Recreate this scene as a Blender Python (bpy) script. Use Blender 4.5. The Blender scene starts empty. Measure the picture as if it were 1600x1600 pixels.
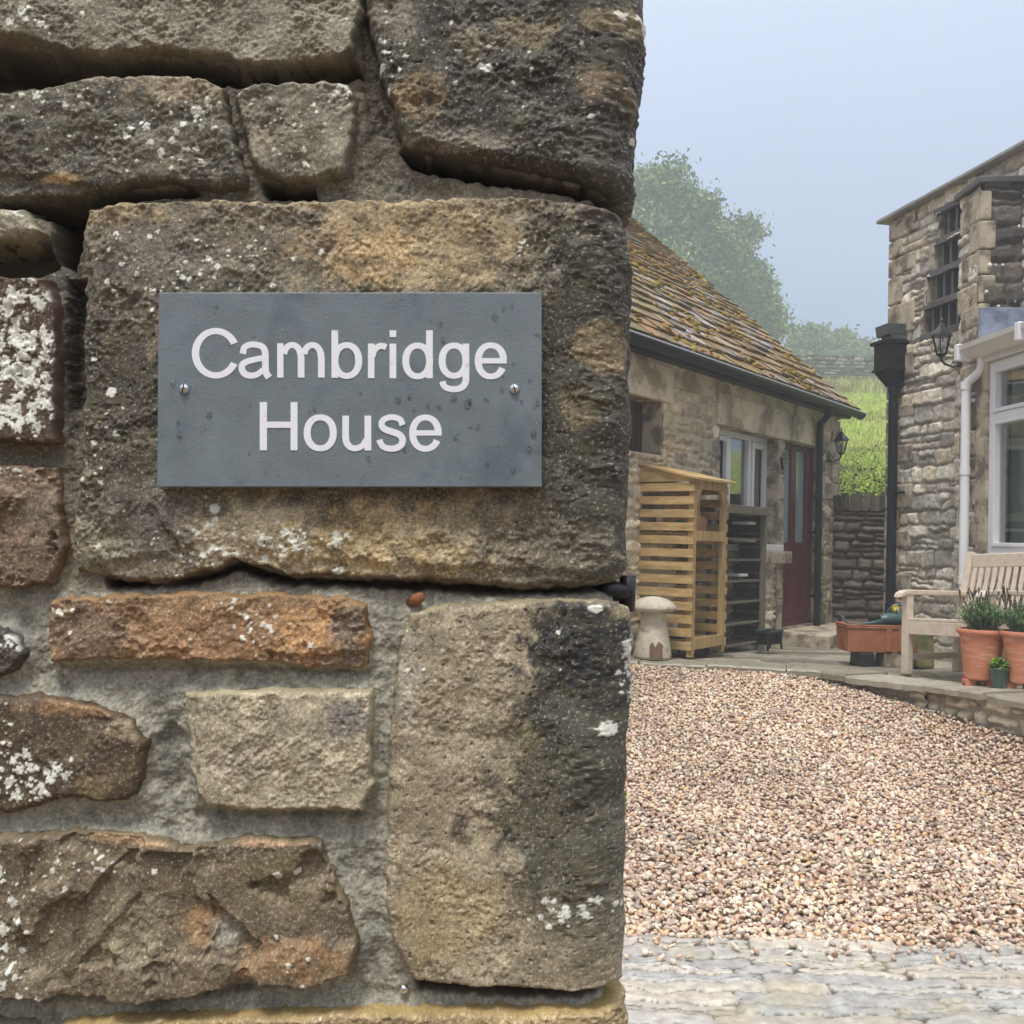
import bpy, math, random
import numpy as np
from mathutils import Vector, Matrix

R_ = math.radians
rnd = random.Random(11)
rng = np.random.default_rng(5)
S = bpy.context.scene
COL = bpy.context.collection
PI = math.pi

# ------------------------------------------------------------------ camera
EYE = np.array([0.0, 0.0, 1.55])
PITCH, ROLL = R_(1.36), R_(1.4)
_f = np.array([0, math.cos(PITCH), math.sin(PITCH)])
_u0 = np.array([0, -math.sin(PITCH), math.cos(PITCH)])
_r0 = np.array([1.0, 0, 0])
CR = _r0 * math.cos(ROLL) + _u0 * math.sin(ROLL)
CU = -_r0 * math.sin(ROLL) + _u0 * math.cos(ROLL)
CF = _f
cam = bpy.data.cameras.new('camera')
cam.sensor_width = 36
cam.lens = 36
cam.clip_start = 0.05
cam.clip_end = 2000
camo = bpy.data.objects.new('camera', cam)
COL.objects.link(camo)
M = Matrix.Identity(4)
for i in range(3):
    M[i][0], M[i][1], M[i][2], M[i][3] = CR[i], CU[i], -CF[i], EYE[i]
camo.matrix_world = M
S.camera = camo


def ray(px, py):
    return CF + (px - 800) / 1600 * CR + (800 - py) / 1600 * CU


def at(px, py, Y):
    r = ray(px, py)
    return EYE + r * (Y / r[1])


def on_z(px, py, z):
    r = ray(px, py)
    return EYE + r * ((z - EYE[2]) / r[2])


# ------------------------------------------------------------------ world, sun, exposure
SUN_EL, SUN_AZ = R_(66), R_(200)      # azimuth clockwise from +Y: behind the camera, a little to the left
W = bpy.data.worlds.new('World')
S.world = W
W.use_nodes = True
nt = W.node_tree
bg = nt.nodes['Background']
sky = nt.nodes.new('ShaderNodeTexSky')
sky.sky_type = 'NISHITA'
sky.sun_disc = False
sky.sun_elevation = SUN_EL
sky.sun_rotation = SUN_AZ
sky.dust_density = 4
tc = nt.nodes.new('ShaderNodeTexCoord')
sep = nt.nodes.new('ShaderNodeSeparateXYZ')
nt.links.new(tc.outputs['Generated'], sep.inputs[0])
ramp = nt.nodes.new('ShaderNodeValToRGB')
ramp.color_ramp.elements[0].position = 0.0
ramp.color_ramp.elements[0].color = (.305, .375, .575, 1)
ramp.color_ramp.elements[1].position = 1.0
ramp.color_ramp.elements[1].color = (1.75, 1.72, 1.70, 1)
e = ramp.color_ramp.elements.new(.22)
e.color = (.295, .365, .58, 1)
e = ramp.color_ramp.elements.new(.5)
e.color = (.62, .70, .88, 1)
nt.links.new(sep.outputs['Z'], ramp.inputs[0])
nz = nt.nodes.new('ShaderNodeTexNoise')
nz.inputs['Scale'].default_value = 1.6
nz.inputs['Detail'].default_value = 4
nt.links.new(tc.outputs['Generated'], nz.inputs['Vector'])
mr = nt.nodes.new('ShaderNodeMapRange')
mr.inputs['To Min'].default_value = 8.2
mr.inputs['To Max'].default_value = 9.6
nt.links.new(nz.outputs[0], mr.inputs['Value'])
vm = nt.nodes.new('ShaderNodeVectorMath')
vm.operation = 'SCALE'
nt.links.new(ramp.outputs[0], vm.inputs[0])
nt.links.new(mr.outputs[0], vm.inputs['Scale'])
mx = nt.nodes.new('ShaderNodeMix')
mx.data_type = 'RGBA'
mx.inputs['Factor'].default_value = .88
nt.links.new(sky.outputs[0], mx.inputs['A'])
nt.links.new(vm.outputs[0], mx.inputs['B'])
nt.links.new(mx.outputs['Result'], bg.inputs['Color'])
bg.inputs['Strength'].default_value = .10
sl = bpy.data.lights.new('sun', 'SUN')
sl.energy = 2.0
sl.angle = R_(14)
sl.color = (1, .96, .90)
so = bpy.data.objects.new('sun', sl)
COL.objects.link(so)
sd_ = Vector((math.sin(SUN_AZ) * math.cos(SUN_EL), math.cos(SUN_AZ) * math.cos(SUN_EL), math.sin(SUN_EL)))
so.rotation_euler = sd_.to_track_quat('Z', 'Y').to_euler()
so.location = (0, -5, 12)
S.view_settings.view_transform = 'Standard'
S.view_settings.look = 'None'
S.view_settings.gamma = 1
S.view_settings.exposure = 0.48
S.render.engine = 'CYCLES'
S.cycles.use_denoising = True
S.cycles.max_bounces = 6
S.cycles.diffuse_bounces = 3
S.cycles.transparent_max_bounces = 8
S.cycles.volume_bounces = 2


# ------------------------------------------------------------------ numpy noise
def _hash(ix, iy, seed):
    h = (ix.astype(np.int64) * 374761393 + iy.astype(np.int64) * 668265263 + seed * 1442695041) & 0xffffffff
    h = ((h ^ (h >> 13)) * 1274126177) & 0xffffffff
    h = ((h ^ (h >> 16)) * 2246822519) & 0xffffffff
    return (h ^ (h >> 15)) & 0xffffffff


def gn(x, y, seed=0):
    x0, y0 = np.floor(x), np.floor(y)
    fx, fy = x - x0, y - y0
    u = fx * fx * fx * (fx * (fx * 6 - 15) + 10)
    v = fy * fy * fy * (fy * (fy * 6 - 15) + 10)

    def g(dx, dy):
        a = _hash(x0 + dx, y0 + dy, seed) * (2 * PI / 4294967296.0)
        return np.cos(a) * (fx - dx) + np.sin(a) * (fy - dy)
    a, b, c, d = g(0, 0), g(1, 0), g(0, 1), g(1, 1)
    return (a + (b - a) * u + (c - a) * v + (a - b - c + d) * u * v) * 1.5


def fbm(x, y, seed=0, octv=3, gain=.5):
    s, amp, tot = 0, 1.0, 0
    for i in range(octv):
        s = s + gn(x, y, seed + i * 17) * amp
        tot += amp
        amp *= gain
        x, y = x * 2.03 + 5.1, y * 2.03 - 3.7
    return s / tot


def sst(x, a, b):
    t = np.clip((x - a) / (b - a), 0, 1)
    return t * t * (3 - 2 * t)


def lin(c):
    c = np.asarray(c, float) / 255
    return np.where(c <= .04045, c / 12.92, ((c + .055) / 1.055) ** 2.4)


# ------------------------------------------------------------------ materials
def hexmat(name, col=(.5, .5, .5), rough=.6, var=.2, scale=12, bump=.2, bscale=60, attr=False, metallic=0, spec=.5,
           col2=None, c2scale=4, c2lo=.45, c2hi=.6, detail=4, stretch=None, coat=0, bdist=.01, trans=0, rvar=0, fine=0):
    m = bpy.data.materials.new(name)
    m.use_nodes = True
    t = m.node_tree
    p = t.nodes['Principled BSDF']
    L = t.links.new
    p.inputs['Roughness'].default_value = rough
    p.inputs['Metallic'].default_value = metallic
    p.inputs['Specular IOR Level'].default_value = spec
    p.inputs['Coat Weight'].default_value = coat
    p.inputs['Coat Roughness'].default_value = .15
    tc = t.nodes.new('ShaderNodeTexCoord')
    vec = tc.outputs['Object']
    if stretch:
        mp = t.nodes.new('ShaderNodeMapping')
        mp.inputs['Scale'].default_value = stretch
        L(vec, mp.inputs[0])
        vec = mp.outputs[0]
    if attr:
        a = t.nodes.new('ShaderNodeAttribute')
        a.attribute_name = 'Col'
        base = a.outputs['Color']
    else:
        a = t.nodes.new('ShaderNodeRGB')
        a.outputs[0].default_value = (*col, 1)
        base = a.outputs[0]

    def noise(sc, det=detail, rg=.6):
        n = t.nodes.new('ShaderNodeTexNoise')
        n.inputs['Scale'].default_value = sc
        n.inputs['Detail'].default_value = det
        n.inputs['Roughness'].default_value = rg
        L(vec, n.inputs['Vector'])
        return n.outputs[0]

    def mul(base, sc, lo, hi, det=detail):
        r = t.nodes.new('ShaderNodeMapRange')
        r.inputs['From Min'].default_value = .3
        r.inputs['From Max'].default_value = .7
        r.inputs['To Min'].default_value = lo
        r.inputs['To Max'].default_value = hi
        L(noise(sc, det), r.inputs['Value'])
        v = t.nodes.new('ShaderNodeVectorMath')
        v.operation = 'SCALE'
        L(base, v.inputs[0])
        L(r.outputs[0], v.inputs['Scale'])
        return v.outputs[0]
    if col2 is not None:
        r = t.nodes.new('ShaderNodeMapRange')
        r.interpolation_type = 'SMOOTHSTEP'
        r.inputs['From Min'].default_value = c2lo
        r.inputs['From Max'].default_value = c2hi
        L(noise(c2scale, 5), r.inputs['Value'])
        mx = t.nodes.new('ShaderNodeMix')
        mx.data_type = 'RGBA'
        L(r.outputs[0], mx.inputs['Factor'])
        L(base, mx.inputs['A'])
        mx.inputs['B'].default_value = (*col2, 1)
        base = mx.outputs['Result']
    if var:
        base = mul(base, scale, 1 - var, 1 + var)
    if fine:
        base = mul(base, bscale * 1.7, 1 - fine, 1 + fine, 2)
    L(base, p.inputs['Base Color'])
    if rvar:
        r = t.nodes.new('ShaderNodeMapRange')
        r.inputs['From Min'].default_value = .35
        r.inputs['From Max'].default_value = .65
        r.inputs['To Min'].default_value = rough - rvar
        r.inputs['To Max'].default_value = rough + rvar
        L(noise(scale * 1.3), r.inputs['Value'])
        L(r.outputs[0], p.inputs['Roughness'])
    if bump:
        b = t.nodes.new('ShaderNodeBump')
        b.inputs['Strength'].default_value = bump
        b.inputs['Distance'].default_value = bdist
        L(noise(bscale, 5, .65), b.inputs['Height'])
        L(b.outputs[0], p.inputs['Normal'])
    if trans:
        p.inputs['Transmission Weight'].default_value = trans
        p.inputs['IOR'].default_value = 1.33
    return m


def glassmat(name, tint=(.8, .85, .85), rough=.03, alpha=.35):
    m = bpy.data.materials.new(name)
    m.use_nodes = True
    t = m.node_tree
    t.nodes.clear()
    o = t.nodes.new('ShaderNodeOutputMaterial')
    g = t.nodes.new('ShaderNodeBsdfGlossy')
    g.inputs['Roughness'].default_value = rough
    tr = t.nodes.new('ShaderNodeBsdfTransparent')
    tr.inputs[0].default_value = (*tint, 1)
    mx = t.nodes.new('ShaderNodeMixShader')
    mx.inputs[0].default_value = alpha
    t.links.new(tr.outputs[0], mx.inputs[1])
    t.links.new(g.outputs[0], mx.inputs[2])
    t.links.new(mx.outputs[0], o.inputs[0])
    return m


MT = {}
MT['pier'] = hexmat('pier_stone', attr=True, rough=.72, var=.22, scale=420, bump=.4, bscale=620, bdist=.001, spec=.4, fine=.3)
MT['mortar'] = hexmat('pier_mortar', attr=True, rough=.8, var=.15, scale=300, bump=.6, bscale=700, bdist=.0012, spec=.3, fine=.2)
MT['rubble'] = hexmat('rubble_stone', attr=True, rough=.75, var=.25, scale=14, bump=.7, bscale=55, bdist=.012, spec=.3, fine=.2)
MT['farwall'] = hexmat('far_drystone', attr=True, rough=.9, var=.25, scale=5, bump=.5, bscale=20, bdist=.03, spec=.2)
MT['dressed'] = hexmat('dressed_sandstone', lin((184, 173, 150)) * 1.4, rough=.8, var=.22, scale=6, bump=.5, bscale=60, bdist=.006, spec=.3,
                       col2=lin((128, 116, 96)) * 1.4, c2scale=3, fine=.15)
MT['quoin'] = hexmat('quoin_sandstone', lin((160, 150, 132)) * 1.35, rough=.8, var=.25, scale=7, bump=.6, bscale=50, bdist=.01, spec=.3,
                     col2=lin((105, 96, 82)) * 1.35, c2scale=5, fine=.15)
MT['flag'] = hexmat('wet_flagstone', attr=True, rough=.42, var=.22, scale=7, bump=.4, bscale=35, bdist=.01, spec=.5, rvar=.15)
MT['cobble'] = hexmat('wet_cobble', attr=True, rough=.3, var=.2, scale=18, bump=.5, bscale=70, bdist=.006, spec=.55, rvar=.14)
MT['pebble'] = hexmat('wet_pebble', attr=True, rough=.4, var=.18, scale=60, bump=.15, bscale=150, bdist=.002, spec=.5)
MT['earth'] = hexmat('earth', lin((120, 100, 80)), rough=.8, var=.3, scale=9, bump=.6, bscale=40, bdist=.02)
MT['grass'] = hexmat('hill_grass', lin((140, 162, 66)), rough=.9, var=.35, scale=1.4, bump=.8, bscale=7, bdist=.12, spec=.1,
                     col2=lin((150, 146, 84)), c2scale=.5, c2lo=.42, c2hi=.62, fine=.3)
MT['blade'] = hexmat('grass_blade', attr=True, rough=.7, var=.1, bump=0, spec=.2)
MT['leaf'] = hexmat('tree_leaf', attr=True, rough=.65, var=.1, scale=2, bump=0, spec=.25)
MT['bark'] = hexmat('bark', (.08, .06, .045), rough=.9, bump=.6, bscale=25)
MT['slate_roof'] = hexmat('mossy_stone_slate', attr=True, rough=.55, var=.28, scale=9, bump=.6, bscale=30, bdist=.015, spec=.4,
                          col2=lin((126, 96, 44)), c2scale=1.9, c2lo=.50, c2hi=.62)
MT['moss'] = hexmat('moss', lin((122, 100, 40)), rough=.95, var=.35, scale=8, bump=.8, bscale=60, spec=.1, col2=lin((150, 100, 48)), c2scale=3)
MT['slate'] = hexmat('sign_slate', lin((118, 128, 133)), rough=.40, var=.12, scale=26, bump=.6, bscale=420, bdist=.0007, spec=.5,
                     col2=lin((98, 109, 115)), c2scale=14, c2lo=.48, c2hi=.68, rvar=.1, fine=.05)
MT['white_letter'] = hexmat('white_letter', (.90, .91, .94), rough=.45, var=.03, scale=200, bump=0)
MT['steel'] = hexmat('screw_steel', (.75, .76, .76), rough=.18, var=.1, scale=300, bump=0, metallic=1)
MT['water'] = hexmat('water_drop', (.9, .93, .95), rough=.02, var=0, bump=0, trans=1.0)
MT['iron'] = hexmat('black_iron', (.014, .016, .02), rough=.35, var=.2, bump=.15, bscale=60)
MT['black_pvc'] = hexmat('black_gutter_plastic', (.010, .014, .017), spec=.25, rough=.45, var=.15, bump=.05, bscale=40)
MT['rust'] = hexmat('rust', lin((150, 95, 65)), rough=.85, var=.3, scale=200, bump=.5, bscale=400, bdist=.001)
MT['lead'] = hexmat('lead_sheet', lin((112, 124, 146)), rough=.5, var=.22, scale=5, bump=.2, bscale=14, bdist=.01, spec=.5, col2=lin((140, 150, 168)), c2scale=6)
MT['white_pvc'] = hexmat('white_upvc', (.80, .81, .84), rough=.28, var=.03, scale=4, bump=.02, bscale=20)
MT['white_gutter'] = hexmat('aged_white_gutter', (.72, .70, .66), rough=.35, var=.10, scale=6, bump=.03, bscale=20)
MT['maroon'] = hexmat('maroon_paint', lin((98, 38, 40)), rough=.4, var=.2, scale=9, bump=.1, bscale=40, stretch=(1, 1, .3))
MT['maroon_dark'] = hexmat('dark_maroon_boards', lin((64, 34, 36)), rough=.6, var=.3, scale=9, bump=.3, bscale=30, stretch=(6, 6, .4))
MT['frost'] = hexmat('frosted_glass', lin((150, 172, 178)), rough=.12, var=.06, scale=5, bump=.03, bscale=30, spec=.6)
MT['glass'] = glassmat('window_glass', (.78, .83, .82), .02, .28)
MT['lampglass'] = glassmat('lamp_glass', (.85, .87, .85), .05, .22)
MT['dark'] = hexmat('dark_interior', (.035, .036, .035), rough=.9, var=.4, scale=4, bump=0)
MT['curtain'] = hexmat('net_curtain', (.74, .74, .68), rough=.8, var=.12, scale=5, bump=.2, bscale=8, stretch=(1, 8, .2))
MT['pine'] = hexmat('treated_pine', lin((186, 158, 108)), rough=.65, var=.3, scale=5, bump=.2, bscale=30, bdist=.003, stretch=(1, 1, 6), col2=lin((156, 122, 76)), c2scale=7, c2lo=.55, c2hi=.75)
MT['pine_end'] = hexmat('treated_pine_upright', lin((176, 150, 104)), rough=.65, var=.3, scale=6, bump=.2, bscale=30, bdist=.003, stretch=(5, 5, .6))
MT['greywood'] = hexmat('weathered_grey_wood', lin((112, 106, 92)), rough=.8, var=.25, scale=8, bump=.3, bscale=40, bdist=.004, stretch=(4, 4, .6))
MT['interior_shade'] = hexmat('interior_shade_board', lin((70, 62, 52)), rough=.85, var=.3, scale=8, bump=.3, bscale=40, stretch=(4, 4, .6))  # interior shade of log store and rack put into a board colour
MT['logs'] = hexmat('split_log', lin((178, 140, 104)), rough=.8, var=.25, scale=10, bump=.4, bscale=40, bdist=.006, stretch=(5, 5, .7))
MT['teak'] = hexmat('pale_teak', lin((212, 198, 180)), rough=.6, var=.16, scale=6, bump=.2, bscale=50, bdist=.002, stretch=(2, 2, 2), col2=lin((182, 168, 158)), c2scale=6, c2lo=.5, c2hi=.7)
MT['stone_cast'] = hexmat('weathered_cast_stone', lin((196, 188, 170)), rough=.85, var=.2, scale=10, bump=.5, bscale=70, bdist=.006, col2=lin((132, 124, 104)), c2scale=9, c2lo=.52, c2hi=.7)
MT['brown_door'] = hexmat('brown_stone_door', lin((110, 82, 66)), rough=.8, var=.2, bump=.3)
MT['terra'] = hexmat('terracotta', lin((192, 122, 92)), rough=.7, var=.14, scale=6, bump=.25, bscale=40, bdist=.004, stretch=(1, 1, 5), col2=lin((214, 168, 144)), c2scale=5, c2lo=.50, c2hi=.74)
MT['terra_trough'] = hexmat('weathered_terracotta', lin((158, 100, 70)), rough=.75, var=.25, scale=9, bump=.3, bscale=50, bdist=.004, col2=lin((120, 76, 54)), c2scale=6, c2lo=.5, c2hi=.7)
MT['glaze'] = hexmat('green_glaze', lin((62, 84, 76)), rough=.2, var=.3, scale=20, bump=.05, col2=lin((100, 118, 108)), c2scale=14, c2lo=.58, c2hi=.68)
MT['plastic_teal'] = hexmat('teal_plastic', lin((62, 92, 92)), rough=.35, var=.12, bump=0)
MT['plastic_white'] = hexmat('white_plastic', (.75, .76, .76), rough=.3, var=.04, bump=0)
MT['plastic_blue'] = hexmat('blue_plastic', lin((40, 66, 150)), rough=.35, var=.1, bump=0)
MT['plastic_green'] = hexmat('green_plastic', lin((46, 96, 84)), rough=.35, var=.1, bump=0)
MT['soil'] = hexmat('soil', (.04, .03, .022), rough=.95, bump=.8, bscale=90)


# ------------------------------------------------------------------ object helpers
def tagit(o, label=None, cat=None, group=None, kind=None):
    if label: o['label'] = label
    if cat: o['category'] = cat
    if group: o['group'] = group
    if kind: o['kind'] = kind
    return o


def thing(name, loc, label, cat, group=None, rotz=0):
    o = bpy.data.objects.new(name, None)
    COL.objects.link(o)
    o.empty_display_size = .1
    o.location = loc
    o.rotation_euler = (0, 0, rotz)
    return tagit(o, label, cat, group)


def root_matrix(p):
    m = Matrix.Identity(4)
    while p is not None:
        m = (Matrix.Translation(p.location) @ p.rotation_euler.to_matrix().to_4x4()) @ m
        p = p.parent
    return m


def mk(name, V, F, mat, parent=None, col=None, smooth=False, bevel=0, local=False, autosmooth=None):
    """V in world coordinates (or parent-local if local=True); F is an int array (n,3|4) or list of index tuples"""
    V = np.asarray(V, float).reshape(-1, 3)
    me = bpy.data.meshes.new(name)
    if parent is not None and not local:
        mi = np.array(root_matrix(parent).inverted())
        V = V @ mi[:3, :3].T + mi[:3, 3]
    if isinstance(F, np.ndarray):
        k = F.shape[1]
        me.vertices.add(len(V))
        me.vertices.foreach_set('co', V.astype(np.float32).ravel())
        me.loops.add(F.size)
        me.loops.foreach_set('vertex_index', F.astype(np.int32).ravel())
        me.polygons.add(len(F))
        me.polygons.foreach_set('loop_start', np.arange(0, F.size, k, dtype=np.int32))
        me.polygons.foreach_set('loop_total', np.full(len(F), k, dtype=np.int32))
        me.update(calc_edges=True)
        me.validate()
    else:
        me.from_pydata([tuple(v) for v in V], [], [tuple(int(i) for i in f) for f in F])
        me.update()
    if smooth:
        me.polygons.foreach_set('use_smooth', np.ones(len(me.polygons), dtype=bool))
    if col is not None:
        a = me.color_attributes.new('Col', 'FLOAT_COLOR', 'POINT')
        c = np.ones((len(V), 4), np.float32)
        c[:, :3] = np.asarray(col)
        a.data.foreach_set('color', c.ravel())
    me.materials.append(mat)
    o = bpy.data.objects.new(name, me)
    COL.objects.link(o)
    if parent is not None:
        o.parent = parent
    if bevel:
        b = o.modifiers.new('bevel', 'BEVEL')
        b.width = bevel
        b.segments = 2
        b.limit_method = 'ANGLE'
        b.angle_limit = R_(40)
    return o


class Frame:
    def __init__(s, O, A, B, C):
        s.O, s.A, s.B, s.C = (np.array(v, float) for v in (O, A, B, C))

    def pt(s, a, b, c):
        a, b, c = np.broadcast_arrays(a, b, c)
        return s.O + a[..., None] * s.A + b[..., None] * s.B + c[..., None] * s.C

    def px(s, px, py, b=0.0):
        """where the line of sight through a pixel meets the plane b: (a, c)"""
        r = ray(px, py)
        O = s.O + b * s.B
        n = s.B
        t = np.dot(O - EYE, n) / np.dot(r, n)
        d = EYE + t * r - s.O
        return float(np.dot(d, s.A)), float(np.dot(d, s.C))


WF = Frame((0, 0, 0), (1, 0, 0), (0, 1, 0), (0, 0, 1))


def zrot_frame(x, y, z, ang):
    return Frame((x, y, z), (math.cos(ang), math.sin(ang), 0), (-math.sin(ang), math.cos(ang), 0), (0, 0, 1))


class MB:
    def __init__(s):
        s.V, s.F, s.C, s.n = [], [], [], 0

    def add(s, V, F, col=None):
        V = np.asarray(V, float).reshape(-1, 3)
        s.V.append(V)
        s.F += [tuple(int(i) + s.n for i in f) for f in F]
        if col is not None:
            s.C.append(np.tile(np.asarray(col, float)[:3], (len(V), 1)) if np.ndim(col) == 1 else np.asarray(col))
        s.n += len(V)
        return s

    def box(s, f, a0, a1, b0, b1, c0, c1, col=None, taper=0):
        v = []
        for c, k in ((c0, 0), (c1, taper)):
            for a, b in ((a0 + k, b0 + k), (a1 - k, b0 + k), (a1 - k, b1 - k), (a0 + k, b1 - k)):
                v.append(f.pt(a, b, c))
        return s.add(v, [(3, 2, 1, 0), (4, 5, 6, 7), (0, 1, 5, 4), (1, 2, 6, 5), (2, 3, 7, 6), (3, 0, 4, 7)], col)

    def beam(s, p0, p1, w, h, up=(0, 0, 1), col=None):
        p0, p1, up = np.array(p0, float), np.array(p1, float), np.array(up, float)
        d = p1 - p0
        d /= np.linalg.norm(d)
        x = np.cross(d, up)
        x /= np.linalg.norm(x)
        z = np.cross(x, d)
        v = [p + sx * x * w / 2 + sz * z * h / 2 for p in (p0, p1) for sx, sz in ((-1, -1), (1, -1), (1, 1), (-1, 1))]
        return s.add(v, [(3, 2, 1, 0), (4, 5, 6, 7), (0, 1, 5, 4), (1, 2, 6, 5), (2, 3, 7, 6), (3, 0, 4, 7)], col)

    def tube(s, pts, rad, n=10, caps=True, col=None, arc=None):
        pts = [np.array(p, float) for p in pts]
        rad = [rad] * len(pts) if np.isscalar(rad) else rad
        V = []
        prev = None
        for i, p in enumerate(pts):
            d = pts[min(i + 1, len(pts) - 1)] - pts[max(i - 1, 0)]
            d /= np.linalg.norm(d)
            if prev is None:
                ref = np.array([0, 0, 1.0]) if abs(d[2]) < .9 else np.array([0, 1.0, 0])
                x = np.cross(d, ref)
            else:
                x = prev - d * np.dot(prev, d)
            x /= np.linalg.norm(x)
            prev = x
            y = np.cross(d, x)
            for k in range(n):
                t = 2 * PI * k / n
                V.append(p + rad[i] * (math.cos(t) * x + math.sin(t) * y))
        F = []
        for i in range(len(pts) - 1):
            for k in range(n):
                F.append((i * n + k, i * n + (k + 1) % n, (i + 1) * n + (k + 1) % n, (i + 1) * n + k))
        if caps:
            F.append(tuple(range(n))[::-1])
            F.append(tuple((len(pts) - 1) * n + k for k in range(n)))
        return s.add(V, F, col)

    def lathe(s, c, prof, n=24, col=None, wob=0, cap=True):
        c = np.array(c, float)
        V = []
        for i, (r, z) in enumerate(prof):
            for k in range(n):
                t = 2 * PI * k / n
                rr = r * (1 + wob * math.sin(3 * t + i * .3) + wob * .6 * math.sin(5 * t + 1))
                V.append(c + np.array([rr * math.cos(t), rr * math.sin(t), z]))
        F = []
        for i in range(len(prof) - 1):
            for k in range(n):
                F.append((i * n + k, i * n + (k + 1) % n, (i + 1) * n + (k + 1) % n, (i + 1) * n + k))
        if cap:
            F.append(tuple(range(n))[::-1])
            F.append(tuple((len(prof) - 1) * n + k for k in range(n)))
        return s.add(V, F, col)

    def prism(s, f, poly, b0, b1, col=None):
        """polygon in (a,c) of the frame, extruded along b"""
        n = len(poly)
        v = [f.pt(a, b0, c) for a, c in poly] + [f.pt(a, b1, c) for a, c in poly]
        F = [tuple(range(n)), tuple(range(2 * n - 1, n - 1, -1))]
        F += [(i, i + n, (i + 1) % n + n, (i + 1) % n) for i in range(n)]
        return s.add(v, F, col)

    def build(s, name, mat, parent=None, smooth=False, bevel=0):
        V = np.vstack(s.V)
        C = np.vstack(s.C) if s.C else None
        o = mk(name, V, s.F, mat, parent, C, smooth, bevel)
        return o


def grid_faces(nu, nv, keep=None):
    """quads of an nv x nu grid (row-major); keep = vertex mask; returns faces and the compacted index map"""
    i = np.arange((nv - 1) * (nu - 1))
    r, c = i // (nu - 1), i % (nu - 1)
    a = r * nu + c
    F = np.stack([a, a + 1, a + nu + 1, a + nu], 1)
    if keep is None:
        return F, None
    k = keep.ravel()
    F = F[k[F].all(1)]
    used = np.zeros(k.size, bool)
    used[F.ravel()] = True
    mp = np.cumsum(used) - 1
    return mp[F], used


# ------------------------------------------------------------------ coursed rubble generator (u, v in metres)
def rubble(U, V, seed, rows=(.08, .16), lens=(.14, .36), gap=.012, relief=.022, edge=.02, warp=.014, pal=None, mort=None,
           rough=.006, rad=.03, pxs=1.0, split=.25, tint=.16, uend=None):
    r = np.random.default_rng(seed)
    wu = U + warp * fbm(U * 6, V * 6, seed, 2) * 1.6 + warp * .28 * gn(U * 20, V * 20, seed + 3)
    wv = V + warp * fbm(U * 6 + 31, V * 6, seed + 5, 2) * 1.4 + warp * .28 * gn(U * 20, V * 20, seed + 9)
    u0, u1, v0, v1 = wu.min() - .5, wu.max() + .5, wv.min() - .3, wv.max() + .3
    vb = [v0]
    while vb[-1] < v1:
        vb.append(vb[-1] + r.uniform(*rows))
    vb = np.array(vb)
    ri = np.clip(np.searchsorted(vb, wv, side='right') - 1, 0, len(vb) - 2)
    sdm = np.zeros(U.shape)
    tlx, tly = np.zeros(U.shape), np.zeros(U.shape)
    cid = np.zeros(U.shape, int)
    base = 0
    for k in range(len(vb) - 1):
        m = ri == k
        ub = [u0 - r.uniform(0, .2)]
        while ub[-1] < u1:
            ub.append(ub[-1] + r.uniform(*lens))
        ub = np.array(ub)
        n = len(ub) - 1
        if m.any():
            x, y = wu[m], wv[m]
            ci = np.clip(np.searchsorted(ub, x, side='right') - 1, 0, n - 1)
            lo, hi = np.full(x.shape, vb[k]), np.full(x.shape, vb[k + 1])
            sp = r.random(n) < split
            cut = vb[k] + (vb[k + 1] - vb[k]) * r.uniform(.35, .65, n)
            s_ = sp[ci]
            up = s_ & (y > cut[ci])
            dn = s_ & ~up
            lo[up] = cut[ci][up]
            hi[dn] = cut[ci][dn]
            dx = np.minimum(x - ub[ci], ub[ci + 1] - x)
            dy = np.minimum(y - lo, hi - y)
            sd = np.minimum(dx, dy)
            q = (dx < rad) & (dy < rad)
            sd[q] = rad - np.hypot(rad - dx[q], rad - dy[q])
            sdm[m] = sd
            tlx[m] = 2 * (x - ub[ci]) / (ub[ci + 1] - ub[ci]) - 1
            tly[m] = 2 * (y - lo) / (hi - lo) - 1
            cid[m] = base + ci * 2 + up
        else:
            r.random(n); r.uniform(.35, .65, n)
        base += 2 * n
    rv = r.random((base + 2, 6))
    if uend is not None: sdm = np.minimum(sdm, np.where(wu < uend, uend - wu, wu - uend))
    sd = sdm - gap / 2
    t = np.clip(sd / edge, 0, 1)
    prof = 1 - (1 - t) ** 1.6
    cr = rv[cid]
    h = relief * prof * (.55 + .75 * cr[..., 0]) + t * relief * .42 * (tlx * (cr[..., 4] * 2 - 1) + tly * (cr[..., 5] * 2 - 1.25))
    h = h + t * ((U - np.floor(U)) * 0 + (cr[..., 1] - .5) * .5 * gn(U * 9, V * 9, seed + 40) * relief)
    h = h + rough * (fbm(U * 28, V * 28, seed + 21, 3) * (.3 + t))
    pal = np.asarray(pal)
    pi = np.minimum((cr[..., 2] * len(pal)).astype(int), len(pal) - 1)
    c = pal[pi] * (1 + (cr[..., 3] - .5)[..., None] * 2 * tint)
    n1 = fbm(U * 17, V * 17, seed + 50, 3)
    c = c * (1 + .30 * n1[..., None])
    mt = np.asarray(mort) * (1 + .2 * fbm(U * 30, V * 30, seed + 60, 2))[..., None]
    w = sst(sd, -gap * .2, gap * .5)[..., None]
    return h, mt * (1 - w) + c * w, w[..., 0]


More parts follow.
